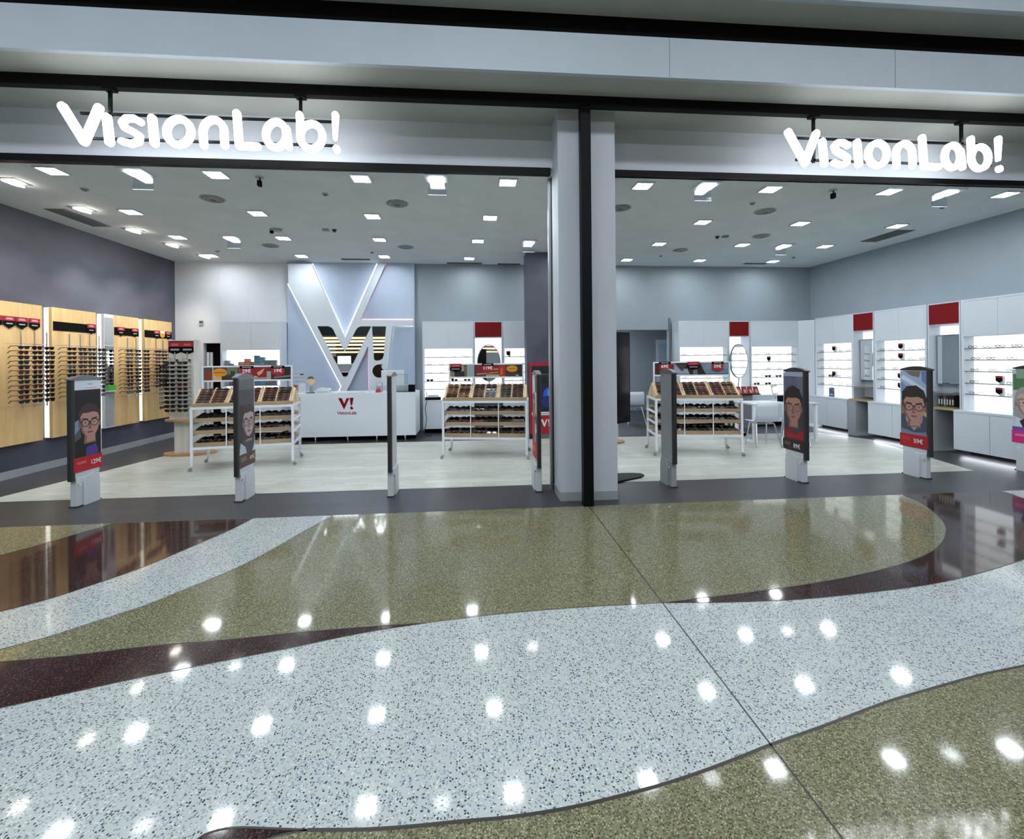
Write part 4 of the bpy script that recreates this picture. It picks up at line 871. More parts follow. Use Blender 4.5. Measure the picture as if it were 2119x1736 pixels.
MB().tube([V3(*p, LY + .11) - LO for p in [(792, 800), (797, 1200)]], .012, 'pinkled', 6).build('led_strip', lg)
mv = [(332, 586), (430, 586), (456, 596), (474, 614), (490, 648), (580, 815), (664, 650), (684, 612), (700, 596), (724, 587), (816, 587), (606, 1020), (598, 1038), (582, 1048), (566, 1038), (556, 1020)]
me_ = [(824, 587), (950, 587), (928, 850), (918, 876), (896, 890), (862, 894), (842, 884)]
dot = [(888 + 60 * math.cos(a), 988 + 60 * math.sin(a)) for a in [math.radians(d) for d in range(-5, 290, 12)]]
bite = [(943 + 34 * math.cos(a), 948 + 34 * math.sin(a)) for a in [math.radians(d) for d in range(230, 40, -14)]]
for nm, P in (('mirror_letter', mv), ('mirror_mark', me_), ('mirror_dot', dot + bite)):
    MB().prism([V3(*p, LY - .004) - LO for p in P], (0, .0035, 0), 'mirror').build(nm, lg)
# small wall control
p = onY(417, 668, YB); t = empty('wall_control', (p.x, YB, p.z), 'small grey control unit high on the white back wall', 'wall control')
MB().box((-.04, -.02, -.06), (.04, 0, .05), 'grey_plastic').build('housing', t); MB().box((-.035, -.023, .0), (.035, -.02, .03), 'dark_plastic').build('screen', t)

# ================================================================== COUNTER
CX0, CX1, CYF, CZ = -3.58, -1.15, 9.45, .985
ct = empty('sales_counter', (CX0, CYF, 0), 'long white sales counter with red logo below the giant V', 'counter')
CW = CX1 - CX0
MB().box((0, 0, .115), (CW, .03, CZ), 'white').build('front_panel', ct); MB().box((0, .03, CZ - .04), (CW, .75, CZ), 'white').build('worktop', ct)
MB().box((0, .03, .115), (.03, .75, CZ - .04), 'white').build('side_panel', ct); MB().box((CW - .03, .03, .115), (CW, .75, CZ - .04), 'white').build('side_panel', ct)
MB().box((.03, .10, .115), (CW - .03, .12, .7), 'mid_grey').build('shelf_back', ct)
for x in (.42, 1.05, 1.63, 2.2):
    MB().cyl((x, .12, 0), .018, .115, 'chrome', 12).build('foot', ct)
MB().box((.05, .4, 0), (CW - .05, .43, .115), 'matte_black').build('plinth', ct)
CS = 7.568; CO = Vector((CX0, CYF, 0))
def K6(x, y): return onY(600 + x / CS, 760 + y / CS, CYF - .0) - CO
g = MB()
g.prism([K6(*p) for p in [(755, 482), (812, 482), (850, 572), (888, 482), (930, 482), (848, 662)]], (0, -.004, 0), 'red')
g.prism([K6(*p) for p in [(937, 478), (997, 475), (976, 588), (960, 598), (950, 590)]], (0, -.004, 0), 'red')
dd = [(968 + 25 * math.cos(a), 636 + 25 * math.sin(a)) for a in [math.radians(d) for d in range(0, 285, 15)]] + [(988 + 14 * math.cos(a), 618 + 14 * math.sin(a)) for a in [math.radians(d) for d in range(230, 50, -20)]]
g.prism([K6(*p) for p in dd], (0, -.004, 0), 'red'); g.build('logo', ct)
g = MB(); sx_ = (1045 - 735) / (2040 - 345.)
for nm, sts in glyph[:-1]:
    for st in sts:
        pts = [K6(735 + (x - 345) * .1885 , 742 - (893 - y - (x - 500) * -.0) * .1885 - (x - 345) * .006) for x, y in st[0]]
        stroke(g, pts, .0115, 'tagred', .003, -.0035)
g.build('lettering', ct)
def thing_box(name, a, b_, m, lab, cat, bevel=.003, rz=0):
    """solid single-piece thing, origin at its foot"""
    c = Vector(((a[0] + b_[0]) / 2, (a[1] + b_[1]) / 2, a[2])); o = MB().box(Vector(a) - c, Vector(b_) - c, m).build(name, None, bevel, c, rz); return tag(o, lab, cat)
CT = CZ + .0005
def cy(px, Y=9.6): return onY(px, 800, Y).x
# items on the counter, left to right
t = empty('display_stand', (cy(619, 9.85), 9.85, CT), 'clear acrylic board stand at the left end of the counter', 'stand')
MB().box((-.12, -.05, 0), (.12, .05, .01), 'offwhite').build('foot', t); MB().prism([(-.13, -.01, .01), (.12, -.01, .01), (.10, .01, .42), (-.13, .01, .42)], (0, .008, 0), 'glass').build('panel', t); MB().box((.02, -.008, .36), (.09, -.004, .385), 'dark_plastic').build('clip', t)
t = empty('leaflet_stand', (cy(610, 9.6), 9.6, CT), 'small red picture leaflet stand at the left counter end', 'leaflet'); g = MB(); g.prism([(-.07, -.02, .0), (.06, -.02, .0), (.06, .0, .17), (-.07, .0, .17)], (0, .006, 0), 'offwhite'); g.build('board', t)
g = MB(); art_polys(g, [(c_(150, 90, 70), rc(0, 0, 1, .55)), (c_(70, 50, 44), el(.6, .3, .22, .25)), (c_(170, 24, 34), rc(0, .5, 1, 1)), (c_(220, 200, 200), rc(.45, .8, .8, .86))], (-.07, -.0215, 0), (1, 0, 0), (0, .115, .993), .13, .17, (0, -1, 0), .0006); g.build('print', t)
t = empty('price_board', (cy(625, 9.62), 9.62, CT), 'small white text board beside the red leaflet on the counter', 'sign'); g = MB(); g.box((-.055, 0, 0), (.065, .008, .19), 'white'); g.build('board', t); g = MB()
for k in range(4): g.box((-.04, -.001, .05 + k * .025), (.05, 0, .056 + k * .025), 'grey_plastic')
g.build('print', t)
t = empty('table_mirror', (cy(644, 9.65), 9.65, CT), 'round table mirror on a short stand on the counter', 'mirror')
MB().cyl((0, 0, 0), .10, .012, 'dark_plastic', 28).build('base', t, .003); MB().cyl((0, 0, .012), .035, .13, 'steel', 16).build('stem', t); MB().cyl((0, -.01, .25), .088, .02, 'chrome', 32, 'y').build('frame', t); MB().cyl((0, -.013, .25), .080, .003, 'mirror', 32, 'y').build('glass', t)
x = cy(669, 9.65); t = empty('payment_terminal', (x, 9.65, CT), 'white rounded desk device beside the round mirror', 'device'); MB().prism([(-.14, -.08, 0), (-.14, -.08, .04), (-.07, -.08, .10), (.12, -.08, .085), (.145, -.08, .06), (.13, -.08, 0)], (0, .16, 0), 'white').build('body', t, .012); MB().box((-.10, -.084, .012), (.10, -.081, .03), 'grey_plastic').build('slot', t)
thing_box('counter_mat', (cy(702), 9.47, CT), (cy(752), 9.62, CT + .012), 'white', 'thin white mat at the middle of the counter top', 'mat')
x = cy(765); t = empty('small_card', (x, 9.6, CT), 'small white card standing on the counter right of centre', 'card'); MB().prism([(-.025, -.01, 0), (.025, -.01, 0), (.025, .0, .06), (-.025, .0, .06)], (0, .004, 0), 'white').build('board', t); MB().box((-.006, -.014, .025), (.006, -.008, .035), 'dark_plastic').build('dot', t)
x = cy(784); t = empty('candy_dish', (x, 9.55, CT), 'small red heap shaped desk item near the right counter part', 'desk item'); MB().tube([(0, 0, 0), (0, 0, .035), (0, 0, .07), (0.0, 0, .085)], [.06, .05, .035, .012], 'tagred', 14).build('body', t)
x = cy(786, 9.75); t = empty('card_holder', (x, 9.75, CT), 'grey upright leaflet box behind the red desk item', 'box'); MB().box((-.07, -.03, 0), (.05, .05, .19), 'grey_plastic').build('body', t, .004); MB().box((-.06, -.032, .12), (.04, -.03, .18), 'offwhite').build('print', t)
x = cy(813, 9.95); t = empty('computer_monitor', (x, 9.95, CT), 'white computer monitor seen from behind, right part of counter', 'monitor'); MB().box((-.24, -.02, .10), (.24, .015, .44), 'offwhite').build('case', t, .01); MB().box((-.03, .0, .01), (.03, .03, .2), 'grey_plastic').build('neck', t); MB().box((-.12, -.08, 0), (.12, .1, .01), 'grey_plastic').build('foot', t)
x0, x1 = cy(815), cy(844); t = empty('glass_case', ((x0 + x1) / 2, 9.62, CT), 'clear acrylic case with glasses on the right counter end', 'case'); hw = (x1 - x0) / 2
g = MB(); g.box((-hw, -.1, .0), (hw, .1, .012), 'dark_plastic'); g.build('base', t); MB().box((-hw, -.1, .013), (hw, -.097, .36), 'glass').build('pane', t)
g = MB()
for (xa, za, xb, zb_) in ((-hw, .36, hw, .366), (-hw, .012, -hw + .006, .36), (hw - .006, .012, hw, .36)): g.box((xa, -.102, za), (xb, -.096, zb_), 'mid_grey')
g.build('rim', t); MB().box((-hw + .01, .02, .012), (hw - .01, .09, .14), 'white').build('riser', t)
x0, x1 = cy(846), cy(859); thing_box('card_reader', (x0, 9.5, CT), (x1, 9.64, CT + .145), 'matte_black', 'black cube shaped box on the right end of the counter', 'box')
x = -.98; tag(MB().tube([(0, 0, .95), (.02, 0, .8), (-.03, 0, .6), (.0, 0, .35), (-.05, 0, .1), (-.02, .02, .012), (.1, .05, .012)], .008, 'dark_plastic', 6).build('cable', None, 0, (x, 9.95, 0)), 'dark cables hanging to the floor right of the counter', 'cable')

# ================================================================== WALL DISPLAY CABINETS
def cabinet(loc, rz, w_, lab, zs, zt=2.50, zd=1.89, d=.36, prot=0.0, shelf=True, zc=.74, gap=.10, doors=2, m_back='backlit'):
    t = empty('display_cabinet', loc, lab, 'cabinet', rz, 'white backlit display cabinets')
    th = .035
    MB().box((0, 0, zc), (th, d, zt), 'white').build('side_panel', t); MB().box((w_ - th, 0, zc), (w_, d, zt), 'white').build('side_panel', t)
    MB().box((th, 0, zt - .03), (w_ - th, d, zt), 'white').build('top_panel', t); MB().box((th, .022, zd), (w_ - th, d, zd + .02), 'white').build('lintel', t)
    dw = (w_ - 2 * th) / doors
    for k in range(doors): MB().box((th + k * dw + .002, 0, zd + .003), (th + (k + 1) * dw - .002, .02, zt - .033), 'white').build('door', t)
    MB().box((th, .19, zc), (w_ - th, .205, zd), m_back).build('light_panel', t)
    for z in zs:
        o = MB(); o.box((th, .03, z - .008), (w_ - th, .185, z), 'glass'); o.build('glass_shelf', t)
        MB().box((th, .020, z - .013), (w_ - th, .030, z + .001), 'mid_grey').build('shelf_edge', t)
    MB().box((0, -prot, zc - .035), (w_, d, zc), 'white').build('worktop', t)
    MB().box((0, -prot + .02, gap), (w_, d, zc - .035), 'white').build('base', t)
    for k in range(doors): MB().box((k * w_ / doors + .003, -prot, gap), ((k + 1) * w_ / doors - .003, -prot + .0195, zc - .04), 'white').build('base_door', t)
    MB().box((.02, .14, 0), (w_ - .02, .16, gap), 'matte_black').build('plinth', t)
    return t
SB = [1.70, 1.53, 1.345, 1.16, .985]; SR = [1.74, 1.555, 1.37, 1.18, 1.0]
cabinet((-1.10, 10.35, 0), 0, 1.14, 'backlit glasses cabinet on the back wall right of the counter', SB)
cabinet((.70, 10.35, 0), 0, 1.14, 'backlit glasses cabinet partly hidden behind the dark column', SB)
cabinet((4.81, 10.35, 0), 0, 1.22, 'backlit glasses cabinet left of the second oval mirror', SB)
cabinet((6.57, 10.35, 0), 0, 1.20, 'backlit glasses cabinet right of the second oval mirror', SB)
RA = [(10.08, 1.06, 'backlit cabinet on the right wall nearest the corner'), (8.50, 1.06, 'backlit cabinet on the right wall between the two framed mirrors'), (6.87, 1.06, 'backlit cabinet on the right wall nearest the shopfront')]
rr_ = math.radians(-90)
for (y, w_, lab) in RA:
    t = cabinet((7.99, y, 0), rr_, w_, lab, SR, 2.53, 1.93, .38, .15)
    MB().box((.03, -.06, .09), (w_ - .03, .0, .098), mat('toe_led', (1, 1, 1), emit=(.92, .97, 1), es=16)).build('toe_light', t)
lb = cabinet((-5.38, 10.35, 0), 0, 1.26, 'white wall cabinet with stacked glasses cases left of the giant V', [1.12], 2.50, 1.89)
# corner infill between back and right cabinets
b = MB(); b.prism([(7.77, 10.36, .0), (7.99, 10.10, .0), (8.38, 10.10, .0), (8.38, 10.73, .0), (7.77, 10.73, .0)], (0, 0, 2.50), 'white'); tag(b.build('corner_cabinet'), 'white corner filler panel between back and right wall cabinets', 'cabinet')
# eyewear on the lit shelves
def fill(org, rz, w_, zs, counts, cabname, gname, dark=(), kinds=(0, 0, 0, 3, 1)):
    Rr = Matrix.Rotation(rz, 3, 'Z')
    for si, z in enumerate(zs):
        n = counts[si]
        for k in range(n):
            x = w_ * (k + .5) / n + random.uniform(-.02, .02); p = Vector(org) + Rr @ Vector((x, .045, z + .0015))
            lab = 'glasses, %s from left, %s shelf, cabinet %s' % (ORD[k], ['top', 'second', 'third', 'fourth', 'lowest'][si], cabname)
            if (si, k) in dark: 
                o = put(SH, SH_used, 1, p + Rr @ Vector((0, -.012, .022)), (0, 0, rz), 'dark sun' + lab, 'sunglasses', gname, SHT)
            else:
                kk = random.choice(kinds); put(TH, TH_used, kk, p, (0, 0, rz + random.uniform(-.12, .12)), ['fine wire ', 'black ', 'tortoise ', 'tan '][kk] + lab, 'glasses', gname)
fill((-1.07, 10.35, 0), 0, 1.07, SB, [4, 4, 4, 4, 3], 'right of the counter', 'glasses on the cabinet right of the counter', {(3, 0), (3, 2), (3, 3), (4, 1)})
fill((.73, 10.35, 0), 0, 1.07, SB, [4, 4, 4, 4, 4], 'behind the dark column', 'glasses on the cabinet by the dark column')
fill((4.84, 10.35, 0), 0, 1.15, SB, [4, 4, 4, 4, 4], 'left of second oval mirror', 'glasses left of the second oval mirror')
fill((6.60, 10.35, 0), 0, 1.14, SB, [4, 4, 4, 4, 4], 'right of oval mirror two', 'glasses right of the second oval mirror', {(3, 1), (3, 2), (4, 0), (4, 1), (4, 3)})
fill((7.99, 10.04, 0), rr_, .99, SR, [4, 4, 4, 4, 4], 'nearest the right corner', 'glasses on the corner cabinet', {(3, 1)})
fill((7.99, 8.46, 0), rr_, .99, SR, [5, 5, 4, 4, 4], 'between the framed mirrors', 'glasses between the framed mirrors')
fill((7.99, 6.83, 0), rr_, .99, SR, [5, 4, 4, 4, 4], 'nearest the shopfront', 'glasses on the cabinet nearest the shopfront', (), (0, 0, 1, 2, 3))
# little shield tags standing on shelves
stg = None
for (px, py, pl, z, lab) in [(1725, 722, 'R', 1.74, 'shield tag on the top shelf of the corner cabinet'), (1725, 772, 'R', 1.18, 'shield tag on the fourth shelf of the corner cabinet'),
        (1863, 716, 'R', 1.74, 'shield tag on the top shelf between the framed mirrors'), (1863, 737, 'R', 1.555, 'shield tag on the second shelf between the framed mirrors'), (1862, 777, 'R', 1.18, 'shield tag on the fourth shelf between the framed mirrors'), (1862, 797, 'R', 1.0, 'shield tag on the lowest shelf between the framed mirrors'),
        (2067, 784, 'R', 1.18, 'shield tag on the fourth shelf of the cabinet nearest the shopfront'), (2067, 808, 'R', 1.0, 'shield tag on the lowest shelf of the cabinet nearest the shopfront'),
        (1591, 740, 'B', 1.53, 'shield tag on the second shelf right of second oval mirror'), (932, 763, 'B', 1.345, 'shield tag on the third shelf right of the counter'), (1052, 733, 'B', 1.70, 'shield tag on the top shelf beside the dark column')]:
    p = onX(px, py, 8.02) if pl == 'R' else onY(px, py, 10.38); rz = rr_ if pl == 'R' else 0
    if stg is None:
        stg = empty('shelf_tag', (p.x, p.y, z + .001), 'dark ' + lab, 'shelf tag', rz, 'shield tags on the lit shelves')
        MB().prism([(-.045, 0, .125), (.045, 0, .125), (.045, 0, .05), (0, 0, .02), (-.045, 0, .05)], (0, .005, 0), 'matte_black').build('shield', stg); MB().box((-.045, -.002, .095), (.045, -.0005, .125), 'tagred').build('red_band', stg)
        MB().prism([(.0, .006, .0), (.045, .006, 0), (.045, .006, .12), (0, .006, .12)], (0, .04, 0), 'white').build('stand', stg); sttree = [(k, []) for k in kids(stg)]
    else: copy_tree(stg, (p.x, p.y, z + .001), rz, 'dark ' + lab, 'shield tags on the lit shelves', sttree)
p = onX(1719, 817, 8.0); t = empty('picture_card', (8.02, p.y, .7405), 'dark blue picture card leaning in the corner cabinet', 'card', rr_)
MB().box((-.075, 0, 0), (.075, .008, .20), c_(60, 80, 110)).build('board', t); g = MB(); g.prism([(-.07, -.001, .19), (-.03, -.001, .195), (.07, -.001, .13), (.07, -.001, .15)], (0, .0008, 0), 'white'); g.box((-.04, -.001, .03), (.04, -.0002, .06), 'offwhite'); g.build('print', t)
# no frame stands where a tag stands
tagpos = [o.location for o in C.objects if o.name.startswith('shelf_tag')]
for o in [o for o in C.objects if o.name.startswith('eyeglasses')]:
    if any((o.location.xy - p.xy).length < .125 and abs(o.location.z - p.z) < .06 for p in tagpos): bpy.data.objects.remove(o)
# cases stacked in the left cabinet
for (xp0, xp1, yt, col, nm) in [(466, 474.5, 745, (110, 110, 118), 'grey'), (475.5, 481, 751, (66, 58, 90), 'violet'), (481.8, 488, 753, (60, 54, 96), 'indigo'), (493, 505, 746, (150, 92, 66), 'copper'), (505.8, 517, 742, (168, 96, 60), 'orange'), (517.8, 524, 746, (64, 58, 58), 'charcoal'), (526, 536, 735, (40, 100, 124), 'teal'), (537, 547, 737, (52, 112, 140), 'blue'), (548.5, 559, 743, (70, 88, 76), 'olive'), (560, 571.5, 743, (60, 80, 74), 'dark green')]:
    xa, xb = onY(xp0, 750, 10.45).x, onY(xp1, 750, 10.45).x; ztop = onY(xp0, yt, 10.45).z; z = 1.121; k = 0; m = c_(*col); n = int((ztop - 1.121) / .034)
    for k in range(n):
        o = MB().box((0, 0, 0), (xb - xa, .08, .027), m).build('glasses_case', None, .003, (xa + random.uniform(-.002, .002), 10.44 + random.uniform(-.005, .005), 1.121 + k * .034))
        o2 = MB().box((.002, .005, .027), (xb - xa - .002, .075, .0335), 'offwhite').build('lining', o)
        tag(o, '%s glasses case, %s in its stack in the left cabinet' % (nm, 'bottom one' if k == 0 else 'topmost' if k == n - 1 else 'number ' + ['two', 'three', 'four', 'five', 'six', 'seven', 'eight', 'nine', 'ten', 'eleven', 'twelve', 'thirteen', 'fourteen', 'fifteen', 'sixteen', 'seventeen', 'eighteen'][k - 1] + ' from below'), 'glasses case', 'glasses cases stacked in the left cabinet')
# oval mirror bays on the back wall
def oval_bay(x0, x1, lab, cx, cz, a, b_, turn):
    t = empty('mirror_bay', (x0, 10.36, 0), lab, 'mirror cabinet', 0, 'oval mirror bays'); w_ = x1 - x0
    MB().box((0, .0, .74), (.02, .36, 2.50), 'white').build('side_panel', t); MB().box((w_ - .02, 0, .74), (w_, .36, 2.50), 'white').build('side_panel', t)
    MB().box((.02, 0, 2.15), (w_ - .02, .02, 2.48), 'red').build('red_panel', t); MB().box((.02, .02, 2.13), (w_ - .02, .36, 2.50), 'white').build('top_box', t)
    MB().box((.02, .33, .74), (w_ - .02, .35, 2.13), 'backlit').build('light_panel', t); MB().box((.02, .10, .70), (w_ - .02, .36, .74), 'wood3').build('desk', t); MB().box((.02, .30, 0), (w_ - .02, .32, .70), 'mid_grey').build('back_panel', t)
    T = Matrix.Translation((cx - x0, -.05, cz)) @ Matrix.Rotation(turn, 4, 'Z'); n = 40
    g = MB(); o = [T @ Vector((a * math.cos(2 * PI * k / n), 0, b_ * math.sin(2 * PI * k / n))) for k in range(n)]; g.prism(o, T.to_3x3() @ Vector((0, .03, 0)), 'mid_grey'); g.build('mirror_frame', t)
    g = MB(); o = [T @ Vector(((a - .015) * math.cos(2 * PI * k / n), -.003, (b_ - .015) * math.sin(2 * PI * k / n))) for k in range(n)]; g.prism(o, T.to_3x3() @ Vector((0, .0025, 0)), 'mirror'); g.build('mirror', t)
    MB().tube([(cx - x0, -.04, cz - b_ + .01), (cx - x0, .0, .95), (cx - x0, .2, .74)], .012, 'dark_plastic', 8).build('mirror_arm', t)
    return t
p = onY(1012, 751, 10.3); oval_bay(.05, .69, 'white bay with red top panel and oval mirror right of the counter', p.x, p.z, .27, .415, math.radians(12))
p = onY(1530, 747, 10.3); oval_bay(6.04, 6.56, 'white bay with red top panel and oval mirror near the right corner', p.x, p.z, .27, .40, math.radians(15))
# red pictured boxes below the second oval mirror
t = empty('red_display_tray', (6.30, 10.12, .77), 'dark red tray of pictured boxes under the second oval mirror', 'tray'); MB().box((-.27, -.08, 0), (.32, .14, .02), 'matte_black').build('tray', t)
for k in range(4): 
    g = MB(); x = -.24 + k * .14; g.prism([(x, -.06, .02), (x + .125, -.06, .02), (x + .115, .02, .19), (x + .01, .02, .19)], (0, .03, 0), c_(120, 24, 36)); g.prism([(x + .03, -.062, .05), (x + .09, -.062, .05), (x + .085, -.0, .14), (x + .035, -.0, .14)], (0, .002, 0), c_(180, 130, 110)); g.build('pictured_box', t)
t = empty('pedestal_box', (6.32, 10.17, 0), 'grey pedestal carrying the red tray under the oval mirror', 'pedestal'); MB().box((-.2, -.09, .0), (.12, .12, .77), 'mid_grey').build('body', t, .004); MB().box((.125, -.06, .0), (.23, .12, .60), 'grey_plastic').build('side_box', t, .004)
# framed mirror bays on the right wall
def framed_bay(y, w_, lab):
    t = empty('mirror_bay', (7.99, y, 0), lab, 'mirror cabinet', rr_, 'framed mirror bays'); d = .39
    MB().box((0, 0, .74), (.02, d, 2.53), 'white').build('side_panel', t); MB().box((w_ - .02, 0, .74), (w_, d, 2.53), 'white').build('side_panel', t)
    MB().box((.02, 0, 2.17), (w_ - .02, .02, 2.51), 'red').build('red_panel', t); MB().box((.02, .02, 2.15), (w_ - .02, d, 2.53), 'white').build('top_box', t)
    for k in range(2): MB().box((.02 + k * (w_ / 2 - .018), .22, 1.99), (w_ / 2 - .004 + k * (w_ / 2 - .02), .24, 2.14), 'backlit').build('light_tile', t)
    for k in range(2): MB().box((.02 + k * (w_ / 2 - .018), .24, .78), (w_ / 2 - .004 + k * (w_ / 2 - .02), .26, 1.12), 'offwhite').build('wall_tile', t)
    T = Matrix.Rotation(math.radians(-9), 4, 'Z')
    MB().box((.04, .13, 1.13), (w_ - .03, .16, 1.98), 'mid_grey').build('mirror_frame', t); MB().box((.055, .125, 1.145), (w_ - .045, .1295, 1.965), 'mirror').build('mirror', t)
    MB().box((.02, .16, 1.13), (w_ - .02, .2, 1.98), 'offwhite').build('mirror_back', t)
    g = MB(); g.box((.022, -.16, 1.0), (w_ - .03, .2, 1.010), 'glass'); g.build('glass_shelf', t); MB().box((.022, -.162, .999), (w_ - .03, -.159, 1.011), 'mid_grey').build('shelf_edge', t)
    MB().box((.022, -.12, .715), (w_ - .022, d, .75), 'wood3').build('desk', t)
    MB().box((.02, .34, 0), (w_ - .02, .36, .715), 'mid_grey').build('back_panel', t)
    MB().box((.022, -.14, 0), (.22, .3, .712), 'grey_plastic').build('pedestal', t)
    return t
framed_bay(9.02, .51, 'right wall bay with red panel and framed mirror, nearer the corner')
framed_bay(7.42, .54, 'right wall bay with red panel and framed mirror, nearer the shopfront')
tag(MB().box((0, 0, 0), (.3, .4, .012), c_(66, 110, 40)).build('green_mat', None, 0, (7.93, 6.93, .7505)), 'green mat on the desk of the nearer framed mirror bay', 'mat')
for k, c in enumerate([(56, 24, 24), (30, 26, 28), (120, 110, 104), (70, 20, 30), (34, 30, 30), (44, 22, 22)]):
    o = MB().box((0, 0, 0), (.14, .035, .17 + .01 * (k % 3)), c_(*c)).build('booklet', None, .003, (8.03, 7.25 - k * .045, .763)); MB().box((-.0004, .006, .03), (0, .029, .12), 'offwhite').build('spine_label', o)
    tag(o, 'upright dark booklet on the green mat, %s from the left' % ORD[k], 'booklet', 'booklets on the green mat')
# device on the left shelf cabinet worktop
t = empty('printer', (onY(896, 826, 10.42).x, 10.455, .7405), 'flat black device with grey top on the cabinet right of the counter', 'device'); MB().box((-.17, -.07, 0), (.17, .07, .06), 'matte_black').build('body', t, .006); MB().box((-.11, -.06, .06), (.12, .06, .11), 'offwhite').build('tray', t, .006)

# ================================================================== AD LIGHT BOX on the dark column
p0, p1 = onY(1096, 750, 9.36), onY(1140, 897, 9.36); t = empty('poster_stand', (p0.x, 9.36, p1.z), 'red framed poster stand with blue picture in front of the dark column', 'poster stand'); W_ = .62; H_ = p0.z - p1.z
MB().box((0, 0, 0), (W_, .06, H_), 'tagred').build('frame', t); MB().box((.1, .01, -p1.z), (.5, .05, 0), 'mid_grey').build('foot', t)
g = MB(); po = [(c_(12, 12, 16), rc(.06, .05, .97, .69)), (c_(150, 150, 158), rc(.10, .165, .9, .17)), (c_(60, 60, 68), rc(.08, .19, .92, .196)), (c_(18, 26, 58), rc(.30, .30, .97, .64)), (c_(40, 84, 190), el(.66, .46, .22, .11)), (c_(90, 150, 230), el(.7, .43, .11, .07)), (c_(22, 40, 110), el(.58, .55, .2, .08)), (c_(210, 212, 222), rc(.06, .695, .97, .74)), (c_(110, 110, 120), rc(.3, .713, .85, .722)), (c_(160, 14, 28), rc(.06, .745, .97, 1)),
    (c_(232, 224, 228), [(.36, .80), (.43, .80), (.48, .86), (.53, .80), (.58, .80), (.49, .90), (.46, .90)]), (c_(232, 224, 228), [(.60, .80), (.66, .80), (.64, .865), (.62, .87)]), (c_(232, 224, 228), el(.635, .885, .022, .012))]
art_polys(g, po, (0, -.001, 0), (1, 0, 0), (0, 0, 1), W_, H_, (0, -1, 0), .0005)
g.build('poster', t)

# ================================================================== PORTRAIT SCREEN beside the pillar
t = empty('portrait_screen', (1.93, 6.16, 0), 'tall black portrait screen on a curved foot behind the pillar', 'screen', math.radians(34))
MB().box((-.35, -.02, .72), (.35, .04, 1.99), 'black').build('case', t, .006); MB().box((-.33, -.0215, .76), (.33, -.0203, 1.96), mat('dark_screen', (.004, .004, .005), .1, spec=.25)).build('screen', t)
MB().box((-.05, .0, .03), (.05, .03, .75), 'black').build('post', t)
f = MB(); f.prism([(-.42, -.22, .0), (.20, -.30, 0), (.32, -.26, 0), (.35, -.18, 0), (.28, -.09, 0), (-.2, .25, 0), (-.4, .1, 0)], (0, 0, .025), 'black'); f.build('foot', t, .008)

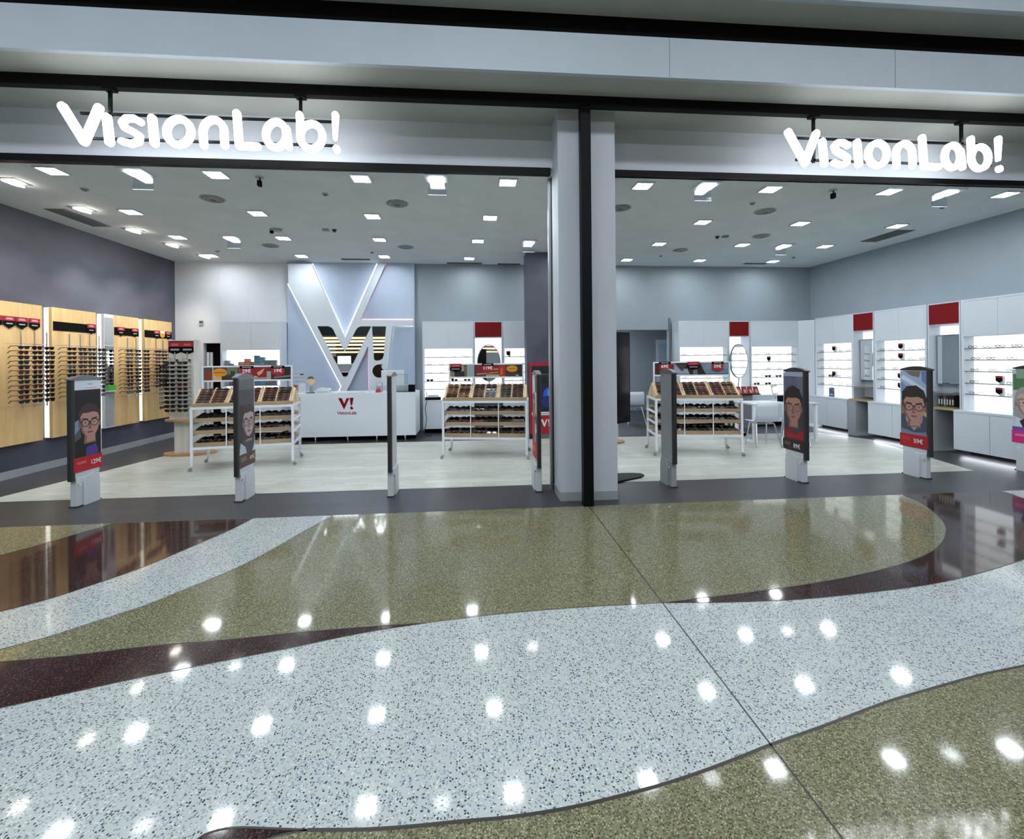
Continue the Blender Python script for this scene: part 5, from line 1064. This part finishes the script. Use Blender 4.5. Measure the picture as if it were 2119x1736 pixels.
# ================================================================== TABLE, CHAIRS
t = empty('consulting_table', (5.30, 8.28, 0), 'white consulting table with slim frame legs in the right half', 'table')
MB().box((0, 0, .715), (1.34, .66, .745), 'white').build('tabletop', t, .004)
for x in (.02, 1.27):
    for y in (.02, .59): MB().box((x, y, 0), (x + .05, y + .05, .715), 'white_metal').build('leg', t)
    MB().box((x, .07, .0), (x + .05, .59, .04), 'white_metal').build('foot_rail', t)
def chair(loc, rz, lab):
    t = empty('shell_chair', loc, lab, 'chair', rz, 'white shell chairs')
    n = 10; vs = []; prof = [(-.20, .44), (-.05, .43), (.12, .44), (.19, .50), (.22, .60), (.235, .72), (.245, .81)]
    for (y, z) in prof:
        wd = .21 if z < .78 else .19
        for k in range(n + 1):
            u = -1 + 2 * k / n; curve = .035 * u * u
            vs.append((wd * u, y - (curve if z > .5 else 0), z + (curve * .5 if z <= .5 else 0)))
    fs = [(i * (n + 1) + k, i * (n + 1) + k + 1, (i + 1) * (n + 1) + k + 1, (i + 1) * (n + 1) + k) for i in range(len(prof) - 1) for k in range(n)]
    o = MB().add(vs, fs, 'white', True).build('shell', t); m = o.modifiers.new('solid', 'SOLIDIFY'); m.thickness = .012
    for sx in (-1, 1):
        MB().tube([(sx * .16, -.12, .425), (sx * .2, -.2, .0)], .011, 'chrome', 8).build('leg', t); MB().tube([(sx * .16, .12, .425), (sx * .23, .25, .0)], .011, 'chrome', 8).build('leg', t)
    g = MB(); g.tube([(-.16, -.12, .42), (.16, -.12, .42)], .01, 'chrome', 8); g.tube([(-.16, .12, .42), (.16, .12, .42)], .01, 'chrome', 8); g.tube([(-.16, -.12, .42), (-.16, .12, .42)], .01, 'chrome', 8); g.tube([(.16, -.12, .42), (.16, .12, .42)], .01, 'chrome', 8); g.build('seat_frame', t)
    return t
chair((5.30, 8.03, 0), PI + math.radians(-4), 'white shell chair with its back to the viewer, nearest the tray table')
chair((5.92, 8.02, 0), PI + math.radians(-28), 'white shell chair turned sideways behind the gate with the red shirt portrait')
chair((4.02, 11.2, 0), PI, 'white shell chair standing in the back room opening')
t = empty('office_stool', (5.45, 9.28, 0), 'grey swivel stool on black castors behind the consulting table', 'stool')
MB().cyl((0, 0, .42), .21, .05, 'grey_plastic', 28).build('seat', t, .01); MB().cyl((0, 0, .1), .025, .32, 'chrome', 12).build('column', t)
for k in range(5):
    a = 2 * PI * k / 5 + .3; l = MB().tube([(0, 0, .1), (.27 * math.cos(a), .27 * math.sin(a), .07)], [.02, .014], 'chrome', 8).build('leg', t); MB().cyl((.27 * math.cos(a), .27 * math.sin(a) - .015, .035), .034, .03, 'matte_black', 14, 'y').build('castor', l)
p = onZ(1604, 828, .746); t = empty('desk_mirror', (p.x, p.y, .746), 'rectangular tilting mirror standing on the consulting table', 'mirror', math.radians(12))
MB().box((-.09, -.06, 0), (.09, .06, .01), 'steel').build('base', t); MB().tube([(0, 0, .01), (0, 0, .09), (.05, 0, .09)], .008, 'steel', 8).build('stem', t)
g = MB(); g.prism([(-.055, -.01, .11), (.085, -.01, .11), (.07, .02, .31), (-.085, .02, .31)], (0, .012, 0), 'mid_grey'); g.build('frame', t); MB().prism([(-.05, -.0125, .115), (.08, -.0125, .115), (.066, .0165, .305), (-.08, .0165, .305)], (0, .002, 0), 'mirror').build('mirror', t)
p = onZ(1621, 831, .746); thing_box('desk_box', (p.x - .06, p.y, .7455), (p.x + .06, p.y + .1, .86), 'matte_black', 'small black box on the consulting table edge', 'box')
# pair of white tubes in the dark doorway left
for k, px in enumerate((432, 439)):
    p = onY(px, 745, 10.72); tag(MB().cyl((0, 0, 0), .028, 1.85, 'white', 14).build('upright_tube', None, 0, (p.x, 10.70, 0)), 'white upright tube in the dark doorway, %s one' % ['left', 'right'][k], 'tube')
